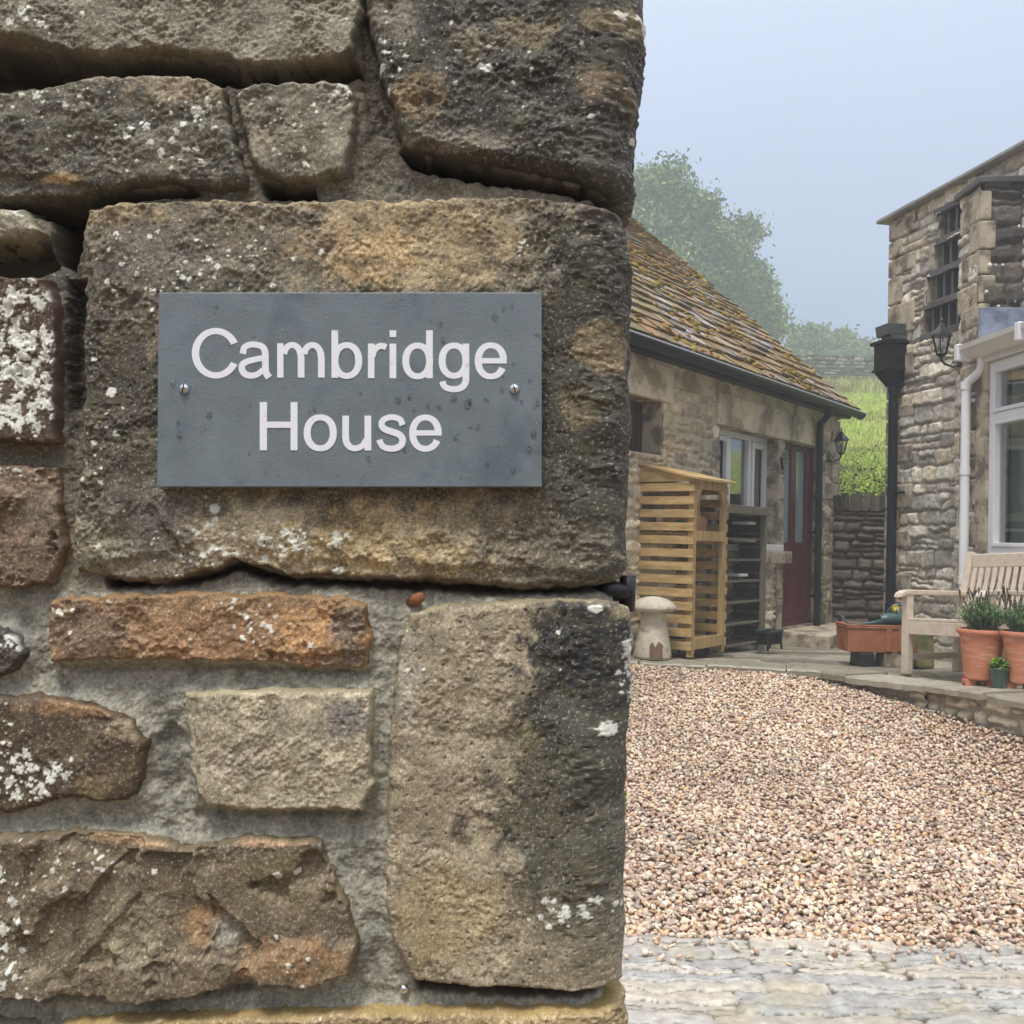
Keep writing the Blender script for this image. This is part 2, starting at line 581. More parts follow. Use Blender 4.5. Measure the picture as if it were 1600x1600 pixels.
def rubble_sheet(name, f, a0, a1, c0, c1, res, seed, parent, mat=None, holes=(), mask=None, b=0.0, topnoise=0, **kw):
    """a relief sheet of stonework standing on plane b of a frame; B of the frame points outwards"""
    nu, nv = int((a1 - a0) / res) + 1, int((c1 - c0) / res) + 1
    U, V = np.meshgrid(np.linspace(a0, a1, nu), np.linspace(c0, c1, nv))
    h, c, w = rubble(U, V, seed, **kw)
    keep = np.ones(U.shape, bool)
    for (x0, x1, y0, y1) in holes:
        keep &= ~((U > x0) & (U < x1) & (V > y0) & (V < y1))
    if mask is not None:
        keep &= mask(U, V)
    P = f.pt(U, h + b, V)
    F, used = grid_faces(nu, nv, keep)
    return mk(name, P.reshape(-1, 3)[used], F, mat or MT['rubble'], parent, c.reshape(-1, 3)[used], True)


def srgb_pal(*cols, k=1.0):
    return [lin(c) * k for c in cols]

# ================================================================== GATE PIER (1 px of the photo = 0.5 mm on its face, 0.8 m away)
PXM = 0.0005
HB = 0.017
_rc = ray(800, 800)
PO = EYE + _rc * ((0.8 + HB) / _rc[1])
PA = np.array([math.cos(ROLL), 0, math.sin(ROLL)])
PB = np.array([-math.sin(ROLL), 0, math.cos(ROLL)])
PY = np.array([0, 1.0, 0])
RC = 46.0                                   # corner radius in px
_sy = [-700, -60, 0, 100, 180, 260, 300, 330, 400, 600, 800, 900, 960, 1100, 1250, 1400, 1500, 1600, 4200]
_sx = [1020, 1014, 1014, 1010, 1001, 994, 992, 991, 993, 993, 990, 988, 986, 984, 979, 976, 972, 970, 950]


def cxf(v):
    return np.interp(v, _sy, _sx) - 36.0


def pier_pt(u, v, h):
    """unrolled wall surface: u, v photo px (u wraps round the corner), h px outwards"""
    c = cxf(v) - RC
    s = u - c
    t = np.clip(s / RC, 0, PI / 2)
    ex = np.maximum(0, s - RC * PI / 2)
    a = np.minimum(u, c) + RC * np.sin(t) + np.sin(t) * h
    y = RC * (1 - np.cos(t)) + ex - np.cos(t) * h
    return PO + ((a - 800) * PXM)[..., None] * PA + ((800 - v) * PXM)[..., None] * PB + (y * PXM)[..., None] * PY


def poly_sd(x, y, P):
    P = np.asarray(P, float)
    d2 = np.full(x.shape, 1e18)
    ins = np.zeros(x.shape, bool)
    for (x0, y0), (x1, y1) in zip(P, np.roll(P, -1, 0)):
        ex, ey = x1 - x0, y1 - y0
        L2 = ex * ex + ey * ey + 1e-9
        t = np.clip(((x - x0) * ex + (y - y0) * ey) / L2, 0, 1)
        d2 = np.minimum(d2, (x - x0 - t * ex) ** 2 + (y - y0 - t * ey) ** 2)
        cr = ((y0 > y) != (y1 > y))
        with np.errstate(divide='ignore', invalid='ignore'):
            ins ^= cr & (x < ex * (y - y0) / (ey + (ey == 0) * 1e-9) + x0)
    d = np.sqrt(d2)
    return np.where(ins, d, -d)


SAT = .78
TINT = np.array([1.0, 1.0, .93])
KA = 1.42       # photo colour -> albedo
pier = thing('gate_pier', tuple(PO + PB * -1.5 + PY * .2), 'rough sandstone gate pier of mortared blocks, spotted with white lichen, carrying the slate house sign', 'gate pier')


def speckle(c, X, Y, seed, amt=1.0):
    g = gn(X / 3.1, Y / 3.1, seed)
    g2 = gn(X / 6.5, Y / 6.5, seed + 1)
    c = c * np.clip(1 + amt * (.38 * g + .32 * g2), .25, 3)[..., None]
    hi = sst(g + .5 * g2, .42, .85)[..., None]
    return c * (1 - .45 * amt * hi) + lin((190, 180, 160)) * KA * .45 * amt * hi


def stone(poly, seed, base, H=30, r=14, rough=1.0, patches=(), lichen=(), dark=.35, darkc=(42, 41, 38), facets=(), tilt=(0, 0), warp=1.0,
          streak=0, label=None, pits=0, layer=0, spots=()):
    P = np.asarray(poly, float)
    x0, x1, y0, y1 = P[:, 0].min() - 9, P[:, 0].max() + 9, P[:, 1].min() - 9, P[:, 1].max() + 9
    fine = np.arange(x0, min(x1, 1060), 1.5)
    xs = np.concatenate([fine, np.arange(fine[-1] + 1.5, x1, 9)]) if x1 > 1060 else fine
    ys = np.arange(y0, y1, 1.5)
    X, Y = np.meshgrid(xs, ys)
    wx = X + warp * (7 * fbm(X / 46, Y / 46, seed, 2) + 2.6 * gn(X / 15, Y / 15, seed + 4))
    wy = Y + warp * (6 * fbm(X / 40 + 9, Y / 40, seed + 8, 2) + 2.6 * gn(X / 14, Y / 14, seed + 14))
    sd = poly_sd(wx, wy, P)
    rr = .72 * r * (1 + .5 * gn(X / 70, Y / 70, seed + 20))
    X0, Y0 = X, Y
    sh = 6.0 * np.minimum(sd - 1, 0)
    t = np.clip(sd / rr, 0, 1)
    prof = (1 - (1 - t) ** 2.4) ** .6
    big = fbm(X / 120, Y / 120, seed + 30, 2)
    rgs = np.random.default_rng(seed + 5)
    ga, gs = rgs.uniform(-1.2, 1.2), rgs.uniform(.75, 1.5)
    Xg, Yg = (X * math.cos(ga) - Y * math.sin(ga)) / gs, (X * math.sin(ga) + Y * math.cos(ga)) / gs
    mid = fbm(Xg / 30, Yg / 30, seed + 33, 3, .55)
    rid = 1 - np.abs(gn(Xg / 17 + mid, Yg / 14, seed + 36)) * 2
    fin = fbm(Xg / 7, Yg / 7, seed + 39, 2, .6)
    patchy = .35 + 1.1 * sst(fbm(X / 90, Y / 90, seed + 37, 2), -.35, .35)
    rel = 10 * big + (6.5 * mid + 1.3 * rid) * rough * patchy + 2.0 * fin * rough * patchy
    if layer:
        q = (big * 1.2 + mid * .5 + .004 * (Y - y0)) * layer
        st = q - np.floor(q)
        rel = rel * .6 + 6 * (np.floor(q) + sst(st, .75, 1.0)) / layer * 2.2
    if pits:
        pn = gn(X / 11, Y / 11, seed + 44) + .6 * gn(X / 5, Y / 5, seed + 45)
        rel = rel - 4.5 * pits * sst(pn, .62, 1.0)
    h = H * prof + rel * np.minimum(1, t * 1.4) + tilt[0] * (X - P[:, 0].mean()) + tilt[1] * (Y - P[:, 1].mean())
    for fp, off, soft in facets:
        fs = poly_sd(wx + 3 * mid, wy, fp)
        h = h + off * sst(fs, -soft, soft * .3)
    h = np.where(sd < 0, np.maximum(sd * 9, -95), h)
    # ---- colour (sheared down the sides, so that the grain is not drawn out there)
    lat = sst(sd, 5, -1)
    XV = X0 + lat * 4.5 * gn((X0 + 1.4 * sh) / 36, (Y0 - 1.4 * sh) / 36, seed + 51)
    YV = Y0 + lat * 4.5 * gn((X0 - 1.4 * sh) / 36, (Y0 + 1.4 * sh) / 36, seed + 53)
    n1 = fbm(X / 70, Y / 70, seed + 60, 3)
    n2 = fbm(Xg / 22, Yg / 18, seed + 63, 4, .6)
    c = np.broadcast_to(lin(base) * KA, X.shape + (3,)).copy()
    c *= np.clip(1 + .55 * n1 + .62 * n2, .2, 2.2)[..., None]
    for (px, py, rx, ry, pc, k) in patches:
        d = np.hypot((X - px) / rx, (Y - py) / ry) + .55 * fbm(X / 34, Y / 34, seed + int(px), 3) + .25 * n2
        w = (k * sst(d, 1.12, .62))[..., None]
        c = c * (1 - w) + lin(pc) * KA * w * (1 + .25 * n2)[..., None]
    dk = (dark * sst(fbm(X / 46, Y / 36, seed + 70, 4, .6) + .35 * n2, -.02, .26))[..., None]
    c = c * (1 - dk) + lin(darkc) * KA * dk
    c = speckle(c, X, Y, seed + 80)
    X, Y = X0, Y0
    # ---- lichen: crusty white rosettes
    rg = np.random.default_rng(seed)
    lw = np.zeros(X.shape)
    for (lx, ly, sx, sy, n, rmin, rmax) in lichen:
        for _ in range(n):
            qx, qy = rg.normal(lx, sx), rg.normal(ly, sy)
            qr = rmin + (rmax - rmin) * rg.random() ** 2.2
            j = np.searchsorted(xs, [qx - qr * 2.2, qx + qr * 2.2])
            i = np.searchsorted(ys, [qy - qr * 2.2, qy + qr * 2.2])
            if j[1] - j[0] < 2 or i[1] - i[0] < 2: continue
            sl = (slice(i[0], i[1]), slice(j[0], j[1]))
            xx, yy = X[sl], Y[sl]
            d = np.hypot(xx - qx, yy - qy) / qr + .55 * gn(xx / 4.5, yy / 4.5, seed + 91) + .3 * gn(xx / 9, yy / 9, seed + 92)
            lw[sl] = np.maximum(lw[sl], sst(d, 1.05, .75) * rg.uniform(.8, 1))
    for (qx, qy, qr) in spots:
        d = np.hypot(X - qx, Y - qy) / qr + .35 * gn(X / 5, Y / 5, seed + 95)
        lw = np.maximum(lw, sst(d, 1.05, .8))
    lw *= sst(sd, -1, 5)
    lw *= (.92 + .3 * gn(X / 6, Y / 6, seed + 93))
    lw = np.clip(lw, 0, 1)[..., None]
    c = c * (1 - lw) + lin((226, 226, 218)) * 1.1 * lw
    h = h + 1.6 * lw[..., 0]
    lum = c @ np.array([.3, .59, .11])
    c = lum[..., None] + SAT * (c - lum[..., None])
    al = (.30 * sst(fbm(X / 55, Y / 55, seed + 97, 3), .0, .4))[..., None]
    c = c * (1 - al) + (c * .55 + lin((104, 100, 62)) * KA * .45) * al
    c = c * TINT
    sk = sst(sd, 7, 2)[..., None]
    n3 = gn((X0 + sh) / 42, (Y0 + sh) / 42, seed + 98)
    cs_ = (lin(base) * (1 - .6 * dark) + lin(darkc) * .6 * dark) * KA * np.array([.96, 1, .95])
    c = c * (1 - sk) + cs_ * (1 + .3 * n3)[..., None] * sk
    c = np.clip(c, .008, .85)
    keep = sd > -11
    F, used = grid_faces(len(xs), len(ys), keep)
    V = pier_pt(XV, YV, h).reshape(-1, 3)[used]
    o = mk('stone', V, F[:, ::-1], MT['pier'], pier, c.reshape(-1, 3)[used], True)
    if label: o['label'] = label
    STONES.append(P)
    return o


STONES = []
WR = 1990   # unrolled px where the end face stops
S1 = [(-120, -190), (565, -190), (562, 0), (553, 40), (546, 70), (518, 85), (455, 90), (402, 95), (367, 92), (340, 76), (308, 77), (252, 69), (175, 74), (150, 80), (100, 70), (70, 64), (0, 48), (-120, 45)]
S2 = [(-120, 138), (0, 134), (60, 122), (140, 108), (230, 106), (320, 114), (350, 128), (352, 165), (362, 210), (378, 262), (376, 285), (330, 290), (292, 284), (250, 278), (203, 286), (122, 298), (0, 305), (-120, 308)]
S3 = [(358, 138), (385, 121), (437, 117), (504, 113), (538, 117), (553, 135), (549, 196), (543, 236), (538, 262), (500, 274), (440, 278), (402, 262), (386, 240), (372, 195)]
S4 = [(572, -190), (570, 25), (582, 80), (588, 115), (606, 150), (616, 196), (622, 224), (668, 234), (745, 246), (815, 258), (885, 272), (930, 288), (968, 300), (1010, 303), (WR, 300), (WR, -190)]
S5 = [(125, 320), (180, 309), (300, 306), (430, 309), (560, 306), (700, 303), (800, 301), (900, 306), (948, 314), (975, 330), (1010, 336), (WR, 340), (WR, 900), (1020, 908), (965, 914), (880, 916), (812, 920), (695, 909), (560, 906), (507, 904), (451, 904), (420, 893), (392, 884), (364, 876), (329, 892), (280, 904), (245, 914), (154, 904), (112, 894), (108, 820), (115, 760), (120, 700), (125, 600), (120, 545), (122, 500), (133, 430), (125, 400), (118, 360)]
S6 = [(-120, 322), (0, 318), (24, 320), (52, 348), (60, 360), (36, 371), (0, 374), (-120, 378)]
S7 = [(-120, 432), (0, 429), (74, 432), (84, 487), (87, 560), (86, 624), (87, 694), (40, 694), (0, 690), (-120, 690)]
S8 = [(-120, 727), (0, 725), (52, 727), (82, 730), (93, 785), (98, 855), (90, 890), (77, 916), (0, 920), (-120, 922)]
S9 = [(-120, 978), (0, 981), (28, 990), (44, 1025), (26, 1050), (0, 1060), (-120, 1062)]
S10 = [(79, 938), (149, 932), (280, 926), (437, 928), (538, 933), (574, 945), (580, 987), (578, 1044), (525, 1047), (481, 1044), (429, 1036), (359, 1036), (262, 1031), (153, 1033), (74, 1038), (76, 985)]
S11 = [(-120, 1090), (0, 1087), (74, 1086), (144, 1097), (201, 1123), (227, 1162), (225, 1215), (216, 1246), (175, 1257), (122, 1252), (96, 1250), (26, 1270), (-120, 1270)]
S12 = [(282, 1084), (437, 1075), (580, 1078), (584, 1162), (586, 1224), (569, 1267), (437, 1267), (315, 1263), (300, 1232), (297, 1180), (289, 1119)]
S13 = [(-120, 1304), (0, 1302), (87, 1296), (210, 1302), (306, 1322), (346, 1313), (420, 1305), (503, 1311), (529, 1372), (552, 1430), (564, 1470), (556, 1517), (481, 1534), (394, 1530), (328, 1543), (227, 1558), (144, 1552), (44, 1547), (-120, 1545)]
S14 = [(640, 956), (700, 946), (780, 939), (850, 936), (930, 936), (965, 942), (1000, 952), (WR, 960), (WR, 1540), (1000, 1545), (945, 1548), (900, 1545), (800, 1540), (700, 1535), (648, 1531), (630, 1510), (610, 1450), (603, 1400), (603, 1300), (604, 1160), (610, 1080), (622, 1000)]
S15 = [(96, 1594), (250, 1580), (430, 1576), (560, 1573), (700, 1571), (850, 1569), (960, 1572), (WR, 1575), (WR, 1800), (96, 1800)]
S16 = [(-120, 1596), (0, 1590), (60, 1596), (72, 1640), (70, 1800), (-120, 1800)]

G_ = (118, 110, 94)
stone(S1, 101, (122, 114, 98), H=30, dark=.32, lichen=[(20, 15, 50, 22, 26, 2, 9), (300, 20, 160, 30, 14, 1.5, 4)], patches=[(60, 40, 110, 40, (92, 88, 70), .6), (420, 50, 160, 40, (134, 126, 108), .5)])
stone(S2, 102, (92, 86, 74), H=30, dark=.45, tilt=(.01, -.03), lichen=[(70, 130, 40, 14, 26, 2, 8), (320, 165, 26, 20, 26, 2, 9), (255, 225, 36, 24, 22, 2, 7), (120, 180, 90, 40, 24, 1.5, 4)],
      patches=[(290, 130, 100, 30, (150, 132, 104), .7), (90, 272, 40, 8, (178, 148, 100), .9), (260, 230, 70, 40, (122, 114, 98), .55), (150, 112, 60, 10, (150, 134, 110), .6)],
      facets=[([(-120, 262), (60, 268), (110, 282), (160, 292), (120, 310), (-120, 320)], -9, 4), ([(205, 215), (250, 195), (330, 190), (380, 260), (300, 290), (215, 270)], 5, 10)])
stone(S3, 103, (118, 111, 95), H=30, dark=.35, lichen=[(540, 130, 10, 14, 14, 2, 9), (450, 190, 70, 40, 40, 1.5, 5)], patches=[(440, 200, 60, 40, (128, 116, 92), .5), (420, 165, 30, 25, (92, 86, 78), .5)])
stone(S4, 104, (72, 68, 62), H=40, r=26, dark=.6, darkc=(46, 45, 44), rough=1.3, lichen=[(600, 75, 18, 30, 18, 2, 6), (800, 120, 150, 70, 40, 1.5, 4), (990, 10, 20, 6, 10, 3, 9)], spots=[(593, 100, 7), (762, 105, 8), (752, 101, 6), (967, 203, 5), (1000, 8, 12)],
      patches=[(600, 25, 60, 50, (126, 118, 104), .7), (655, 150, 50, 46, (138, 112, 74), .65), (740, 60, 40, 40, (134, 122, 96), .55), (820, 45, 60, 30, (128, 110, 76), .5), (935, 130, 40, 34, (128, 104, 72), .55), (950, 20, 60, 26, (140, 124, 84), .55), (700, 215, 120, 22, (124, 116, 102), .6)],
      facets=[([(600, 190), (668, 222), (745, 236), (900, 262), (1000, 285), (1000, 330), (600, 330)], -6, 10)], pits=.6)
stone(S5, 105, (112, 102, 85), H=34, dark=.48, darkc=(47, 44, 40), rough=.95,
      patches=[(640, 380, 190, 90, (160, 136, 98), .85), (590, 400, 70, 50, (186, 152, 96), .6), (240, 390, 150, 80, (104, 95, 86), .7), (160, 330, 120, 22, (158, 134, 92), .6), (560, 312, 300, 14, (158, 136, 98), .6),
               (935, 600, 125, 380, (62, 59, 52), .95), (940, 540, 46, 46, (150, 128, 86), .55), (900, 640, 30, 40, (140, 120, 84), .4), (175, 620, 95, 180, (66, 59, 50), .85), (200, 800, 90, 60, (96, 90, 80), .6), (250, 820, 70, 70, (92, 88, 84), .5),
               (400, 830, 120, 50, (176, 160, 128), .8), (620, 840, 190, 60, (166, 140, 92), .75), (740, 820, 110, 46, (122, 112, 92), .6), (550, 880, 300, 26, (176, 152, 110), .6), (840, 860, 110, 60, (104, 96, 82), .7), (160, 860, 60, 50, (134, 126, 104), .6)],
      lichen=[(250, 430, 60, 50, 60, 1.5, 5), (360, 395, 60, 30, 26, 2, 6), (830, 385, 16, 14, 12, 2, 5), (330, 860, 60, 26, 60, 2, 8), (470, 855, 60, 18, 40, 2, 9), (160, 700, 26, 60, 24, 1.5, 5), (860, 300, 40, 5, 8, 1.5, 4)], spots=[(170, 613, 9), (336, 796, 9)],
      facets=[([(228, 800), (236, 790), (285, 862), (276, 872)], -6, 4), ([(100, 905), (300, 860), (360, 850), (420, 872), (600, 890), (900, 900), (1000, 900), (1000, 950), (100, 950)], -7, 14), ([(118, 300), (160, 300), (150, 600), (160, 900), (100, 900)], -8, 16)], pits=.5, tilt=(0, 0))
stone(S6, 106, (140, 132, 112), H=40, r=22, dark=.3, lichen=[(30, 335, 20, 12, 12, 2, 6)])
stone(S7, 107, (84, 67, 56), H=34, r=9, dark=.2, warp=.6, lichen=[(25, 475, 40, 30, 60, 3, 11), (35, 560, 36, 45, 110, 3, 13), (25, 650, 40, 26, 60, 3, 10)])
stone(S8, 108, (108, 86, 70), H=30, r=16, dark=.25, layer=1.2, lichen=[(10, 732, 30, 5, 16, 2, 7)], patches=[(60, 800, 40, 60, (126, 112, 94), .5)])
stone(S9, 109, (70, 62, 62), H=30, r=14, dark=.3, lichen=[(18, 1000, 14, 12, 14, 2, 7)])
stone(S10, 110, (136, 104, 70), H=34, r=10, dark=.3, rough=1.2, darkc=(92, 74, 58), patches=[(490, 985, 70, 46, (172, 124, 70), .85), (140, 985, 70, 50, (112, 92, 74), .75), (545, 975, 40, 30, (84, 78, 76), .75), (550, 1025, 40, 22, (92, 88, 82), .6), (330, 1000, 130, 40, (150, 108, 70), .7), (578, 960, 10, 26, (190, 134, 84), .7)],
      lichen=[(95, 958, 12, 8, 10, 2, 7), (400, 990, 30, 30, 26, 1.5, 6), (250, 960, 90, 20, 18, 1.5, 4)], facets=[([(420, 1020), (480, 1026), (580, 1020), (580, 1060), (420, 1060)], -8, 5)], label='orange brown stone block')
stone(S11, 111, (84, 68, 52), H=34, r=20, dark=.25, tilt=(-.01, 0), patches=[(130, 1105, 90, 16, (150, 112, 72), .75), (195, 1140, 30, 20, (160, 140, 110), .6), (150, 1230, 30, 20, (120, 100, 54), .5)], lichen=[(60, 1215, 30, 26, 70, 2, 9), (20, 1150, 30, 40, 24, 1.5, 5)])
stone(S12, 112, (152, 140, 116), H=40, r=15, dark=.12, rough=.8, patches=[(545, 1120, 40, 34, (104, 98, 98), .75), (380, 1180, 60, 40, (138, 124, 108), .5), (306, 1235, 14, 24, (112, 108, 84), .6)], facets=[([(270, 1080), (306, 1085), (312, 1240), (330, 1270), (270, 1270)], -10, 6)], label='pale beige stone block')
stone(S13, 113, (104, 90, 70), H=38, r=14, dark=.3, darkc=(74, 64, 52), rough=1.1, layer=.9, tilt=(-.012, .02),
      patches=[(320, 1440, 34, 34, (156, 118, 72), .8), (470, 1490, 100, 34, (142, 106, 66), .75), (220, 1310, 90, 12, (172, 136, 96), .8), (430, 1312, 80, 10, (168, 130, 96), .8), (360, 1450, 30, 30, (132, 128, 118), .7), (210, 1450, 60, 60, (126, 116, 92), .6), (430, 1370, 60, 40, (112, 100, 66), .6), (520, 1340, 40, 40, (112, 100, 88), .5), (70, 1500, 90, 30, (120, 110, 84), .5)],
      lichen=[(10, 1480, 26, 60, 90, 2, 9), (30, 1340, 60, 30, 36, 2, 6), (150, 1350, 50, 16, 22, 1.5, 5), (480, 1530, 40, 50, 16, 1.5, 6)], spots=[(243, 1361, 5), (436, 1366, 8), (466, 1361, 5)],
      facets=[([(304, 1330), (306, 1394), (360, 1430), (412, 1468), (395, 1500), (330, 1480), (250, 1490), (130, 1500), (120, 1420), (200, 1330)], -11, 3), ([(330, 1395), (345, 1440), (330, 1480), (400, 1470), (405, 1465), (360, 1425)], -8, 4), ([(110, 1500), (200, 1400), (215, 1380), (222, 1388), (190, 1430), (150, 1480), (120, 1510)], 7, 5)], label='large brown block with a cracked face')
stone(S14, 114, (142, 128, 104), H=42, r=18, dark=.28, darkc=(92, 86, 72), rough=.75, pits=.8, warp=.8,
      patches=[(900, 1400, 90, 120, (96, 92, 76), .75), (925, 1090, 112, 190, (44, 45, 48), 1.0), (890, 1240, 130, 200, (72, 69, 60), .9), (880, 1000, 60, 70, (46, 46, 49), 1.0), (640, 1050, 20, 90, (160, 154, 142), .6), (690, 1420, 90, 90, (160, 136, 96), .7), (690, 1230, 60, 120, (138, 122, 98), .5), (960, 960, 30, 14, (168, 152, 118), .7), (720, 1290, 18, 26, (64, 56, 50), .8), (820, 1150, 30, 26, (112, 108, 62), .4)],
      lichen=[(965, 1040, 12, 30, 60, 2, 9), (880, 1420, 36, 10, 30, 2, 7), (760, 1000, 90, 40, 16, 1.5, 4)], spots=[(918, 952, 7), (928, 1140, 12)], facets=[([(600, 960), (650, 950), (645, 1100), (625, 1200), (590, 1300)], -9, 8)], label='tall corner block with a black stain')
stone(S15, 115, (150, 127, 86), H=44, r=12, dark=.3, darkc=(112, 92, 62), patches=[(300, 1610, 240, 30, (162, 136, 88), .7), (780, 1610, 200, 30, (150, 124, 78), .6)], lichen=[(300, 1600, 200, 10, 16, 1.5, 5)])
stone(S16, 116, (122, 114, 100), H=36, r=12, dark=.3, lichen=[(20, 1610, 40, 10, 40, 2, 8)])


def pier_mortar():
    xs = np.concatenate([np.arange(-122, 1060, 2.0), np.arange(1060, WR + 1, 10)])
    ys = np.arange(-192, 1801, 2.0)
    X, Y = np.meshgrid(xs, ys)
    sd = np.full(X.shape, -1e9)
    for P in STONES:
        x0, x1, y0, y1 = P[:, 0].min() - 70, P[:, 0].max() + 70, P[:, 1].min() - 70, P[:, 1].max() + 70
        j, i = np.searchsorted(xs, [x0, x1]), np.searchsorted(ys, [y0, y1])
        sl = (slice(i[0], i[1]), slice(j[0], j[1]))
        sd[sl] = np.maximum(sd[sl], poly_sd(X[sl], Y[sl], P))
    low = sst(Y, 880, 960)
    wv = fbm(X / 45, Y / 45, 301, 3)
    h = (2 + 2 * low) + (8 + 2 * low) * wv + 3.2 * fbm(X / 13, Y / 13, 304, 3) + 1.4 * gn(X / 4.5, Y / 4.5, 309)
    slot = np.zeros(X.shape)
    fill = np.exp(-np.clip(-sd, 0, 200) / 16)
    h += fill * (5 + 5 * low)
    # open joints the pointing has fallen out of
    for P, dep in (([(-120, 48), (70, 66), (175, 78), (300, 80), (402, 98), (545, 78), (560, 100), (505, 112), (380, 118), (230, 104), (60, 116), (-120, 128)], 120),
                   ([(-120, 308), (60, 302), (200, 290), (292, 284), (300, 292), (220, 296), (130, 312), (110, 380), (100, 420), (70, 400), (60, 330), (-120, 320)], 120),
                   ([(402, 275), (480, 280), (486, 298), (410, 298)], 100),
                   ([(-120, 376), (60, 372), (70, 410), (40, 425), (-120, 428)], 70),
                   ([(90, 430), (118, 430), (118, 640), (92, 640)], 34),
                   ([(622, 224), (745, 248), (930, 290), (985, 302), (1100, 305), (1100, 316), (960, 308), (860, 285), (740, 268), (640, 250)], 120),
                   ([(556, -190), (572, -190), (586, 120), (606, 200), (580, 200), (556, 120)], 14),
                   ([(154, 904), (245, 916), (330, 894), (365, 878), (395, 888), (440, 905), (560, 908), (700, 913), (812, 924), (1000, 916), (1000, 924), (780, 930), (560, 918), (430, 914), (365, 892), (300, 914), (160, 922)], 60),
                   ([(940, 906), (1100, 906), (1100, 946), (1010, 940), (960, 934)], 90),
                   ([(80, 1040), (280, 1035), (440, 1040), (580, 1048), (580, 1060), (400, 1052), (100, 1056)], 12),
                   ([(228, 1160), (262, 1130), (292, 1160), (296, 1230), (240, 1260), (226, 1220)], 12),
                   ([(300, 1268), (440, 1268), (570, 1268), (560, 1282), (300, 1284)], 12),
                   ([(0, 1548), (240, 1558), (400, 1534), (500, 1538), (400, 1552), (230, 1572), (0, 1566)], 14),
                   ([(650, 1535), (800, 1542), (950, 1550), (1100, 1548), (1100, 1562), (940, 1560), (800, 1556), (660, 1548)], 60)):
        s = poly_sd(X + 5 * gn(X / 18, Y / 18, 311), Y + 4 * gn(X / 16, Y / 16, 312), P)
        h -= dep * sst(s, -4, 9)
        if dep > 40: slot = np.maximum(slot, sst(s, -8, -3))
    h = np.minimum(h, np.where(sd > 6, 2, 200))
    n2 = fbm(X / 18, Y / 18, 320, 3)
    cl, cu = lin((140, 137, 127)) * KA, lin((98, 91, 80)) * KA
    c = cu + (cl - cu) * low[..., None]
    w = (sst(fbm(X / 60, Y / 60, 330, 3), -.05, .35) * .55)[..., None]
    c = c * (1 - w) + lin((98, 98, 92)) * KA * w
    c = c * (1 + .35 * n2)[..., None]
    # darker and paler patches, mostly in the upright joints
    for (px, py, rx, ry, pc, k) in ((100, 520, 16, 200, (52, 50, 47), .8), (582, 110, 26, 130, (70, 66, 58), .7), (260, 1180, 26, 80, (92, 92, 88), .6), (70, 400, 50, 40, (60, 58, 54), .7), (90, 960, 20, 50, (84, 86, 88), .5), (800, 290, 200, 16, (124, 116, 100), .6), (100, 880, 20, 60, (128, 120, 100), .5)):
        d = np.hypot((X - px) / rx, (Y - py) / ry) + .5 * fbm(X / 24, Y / 24, int(px), 2)
        w = (k * sst(d, 1.1, .6))[..., None]
        c = c * (1 - w) + lin(pc) * KA * w
    c = speckle(c, X, Y, 340, .8) * np.array([1, 1, .95])
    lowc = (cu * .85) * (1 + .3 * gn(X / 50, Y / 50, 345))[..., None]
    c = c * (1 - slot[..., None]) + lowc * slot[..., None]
    F, _ = grid_faces(len(xs), len(ys))
    mk('mortar', pier_pt(X, Y, h).reshape(-1, 3), F[:, ::-1], MT['mortar'], pier, np.clip(c, .01, .8).reshape(-1, 3), True)


pier_mortar()


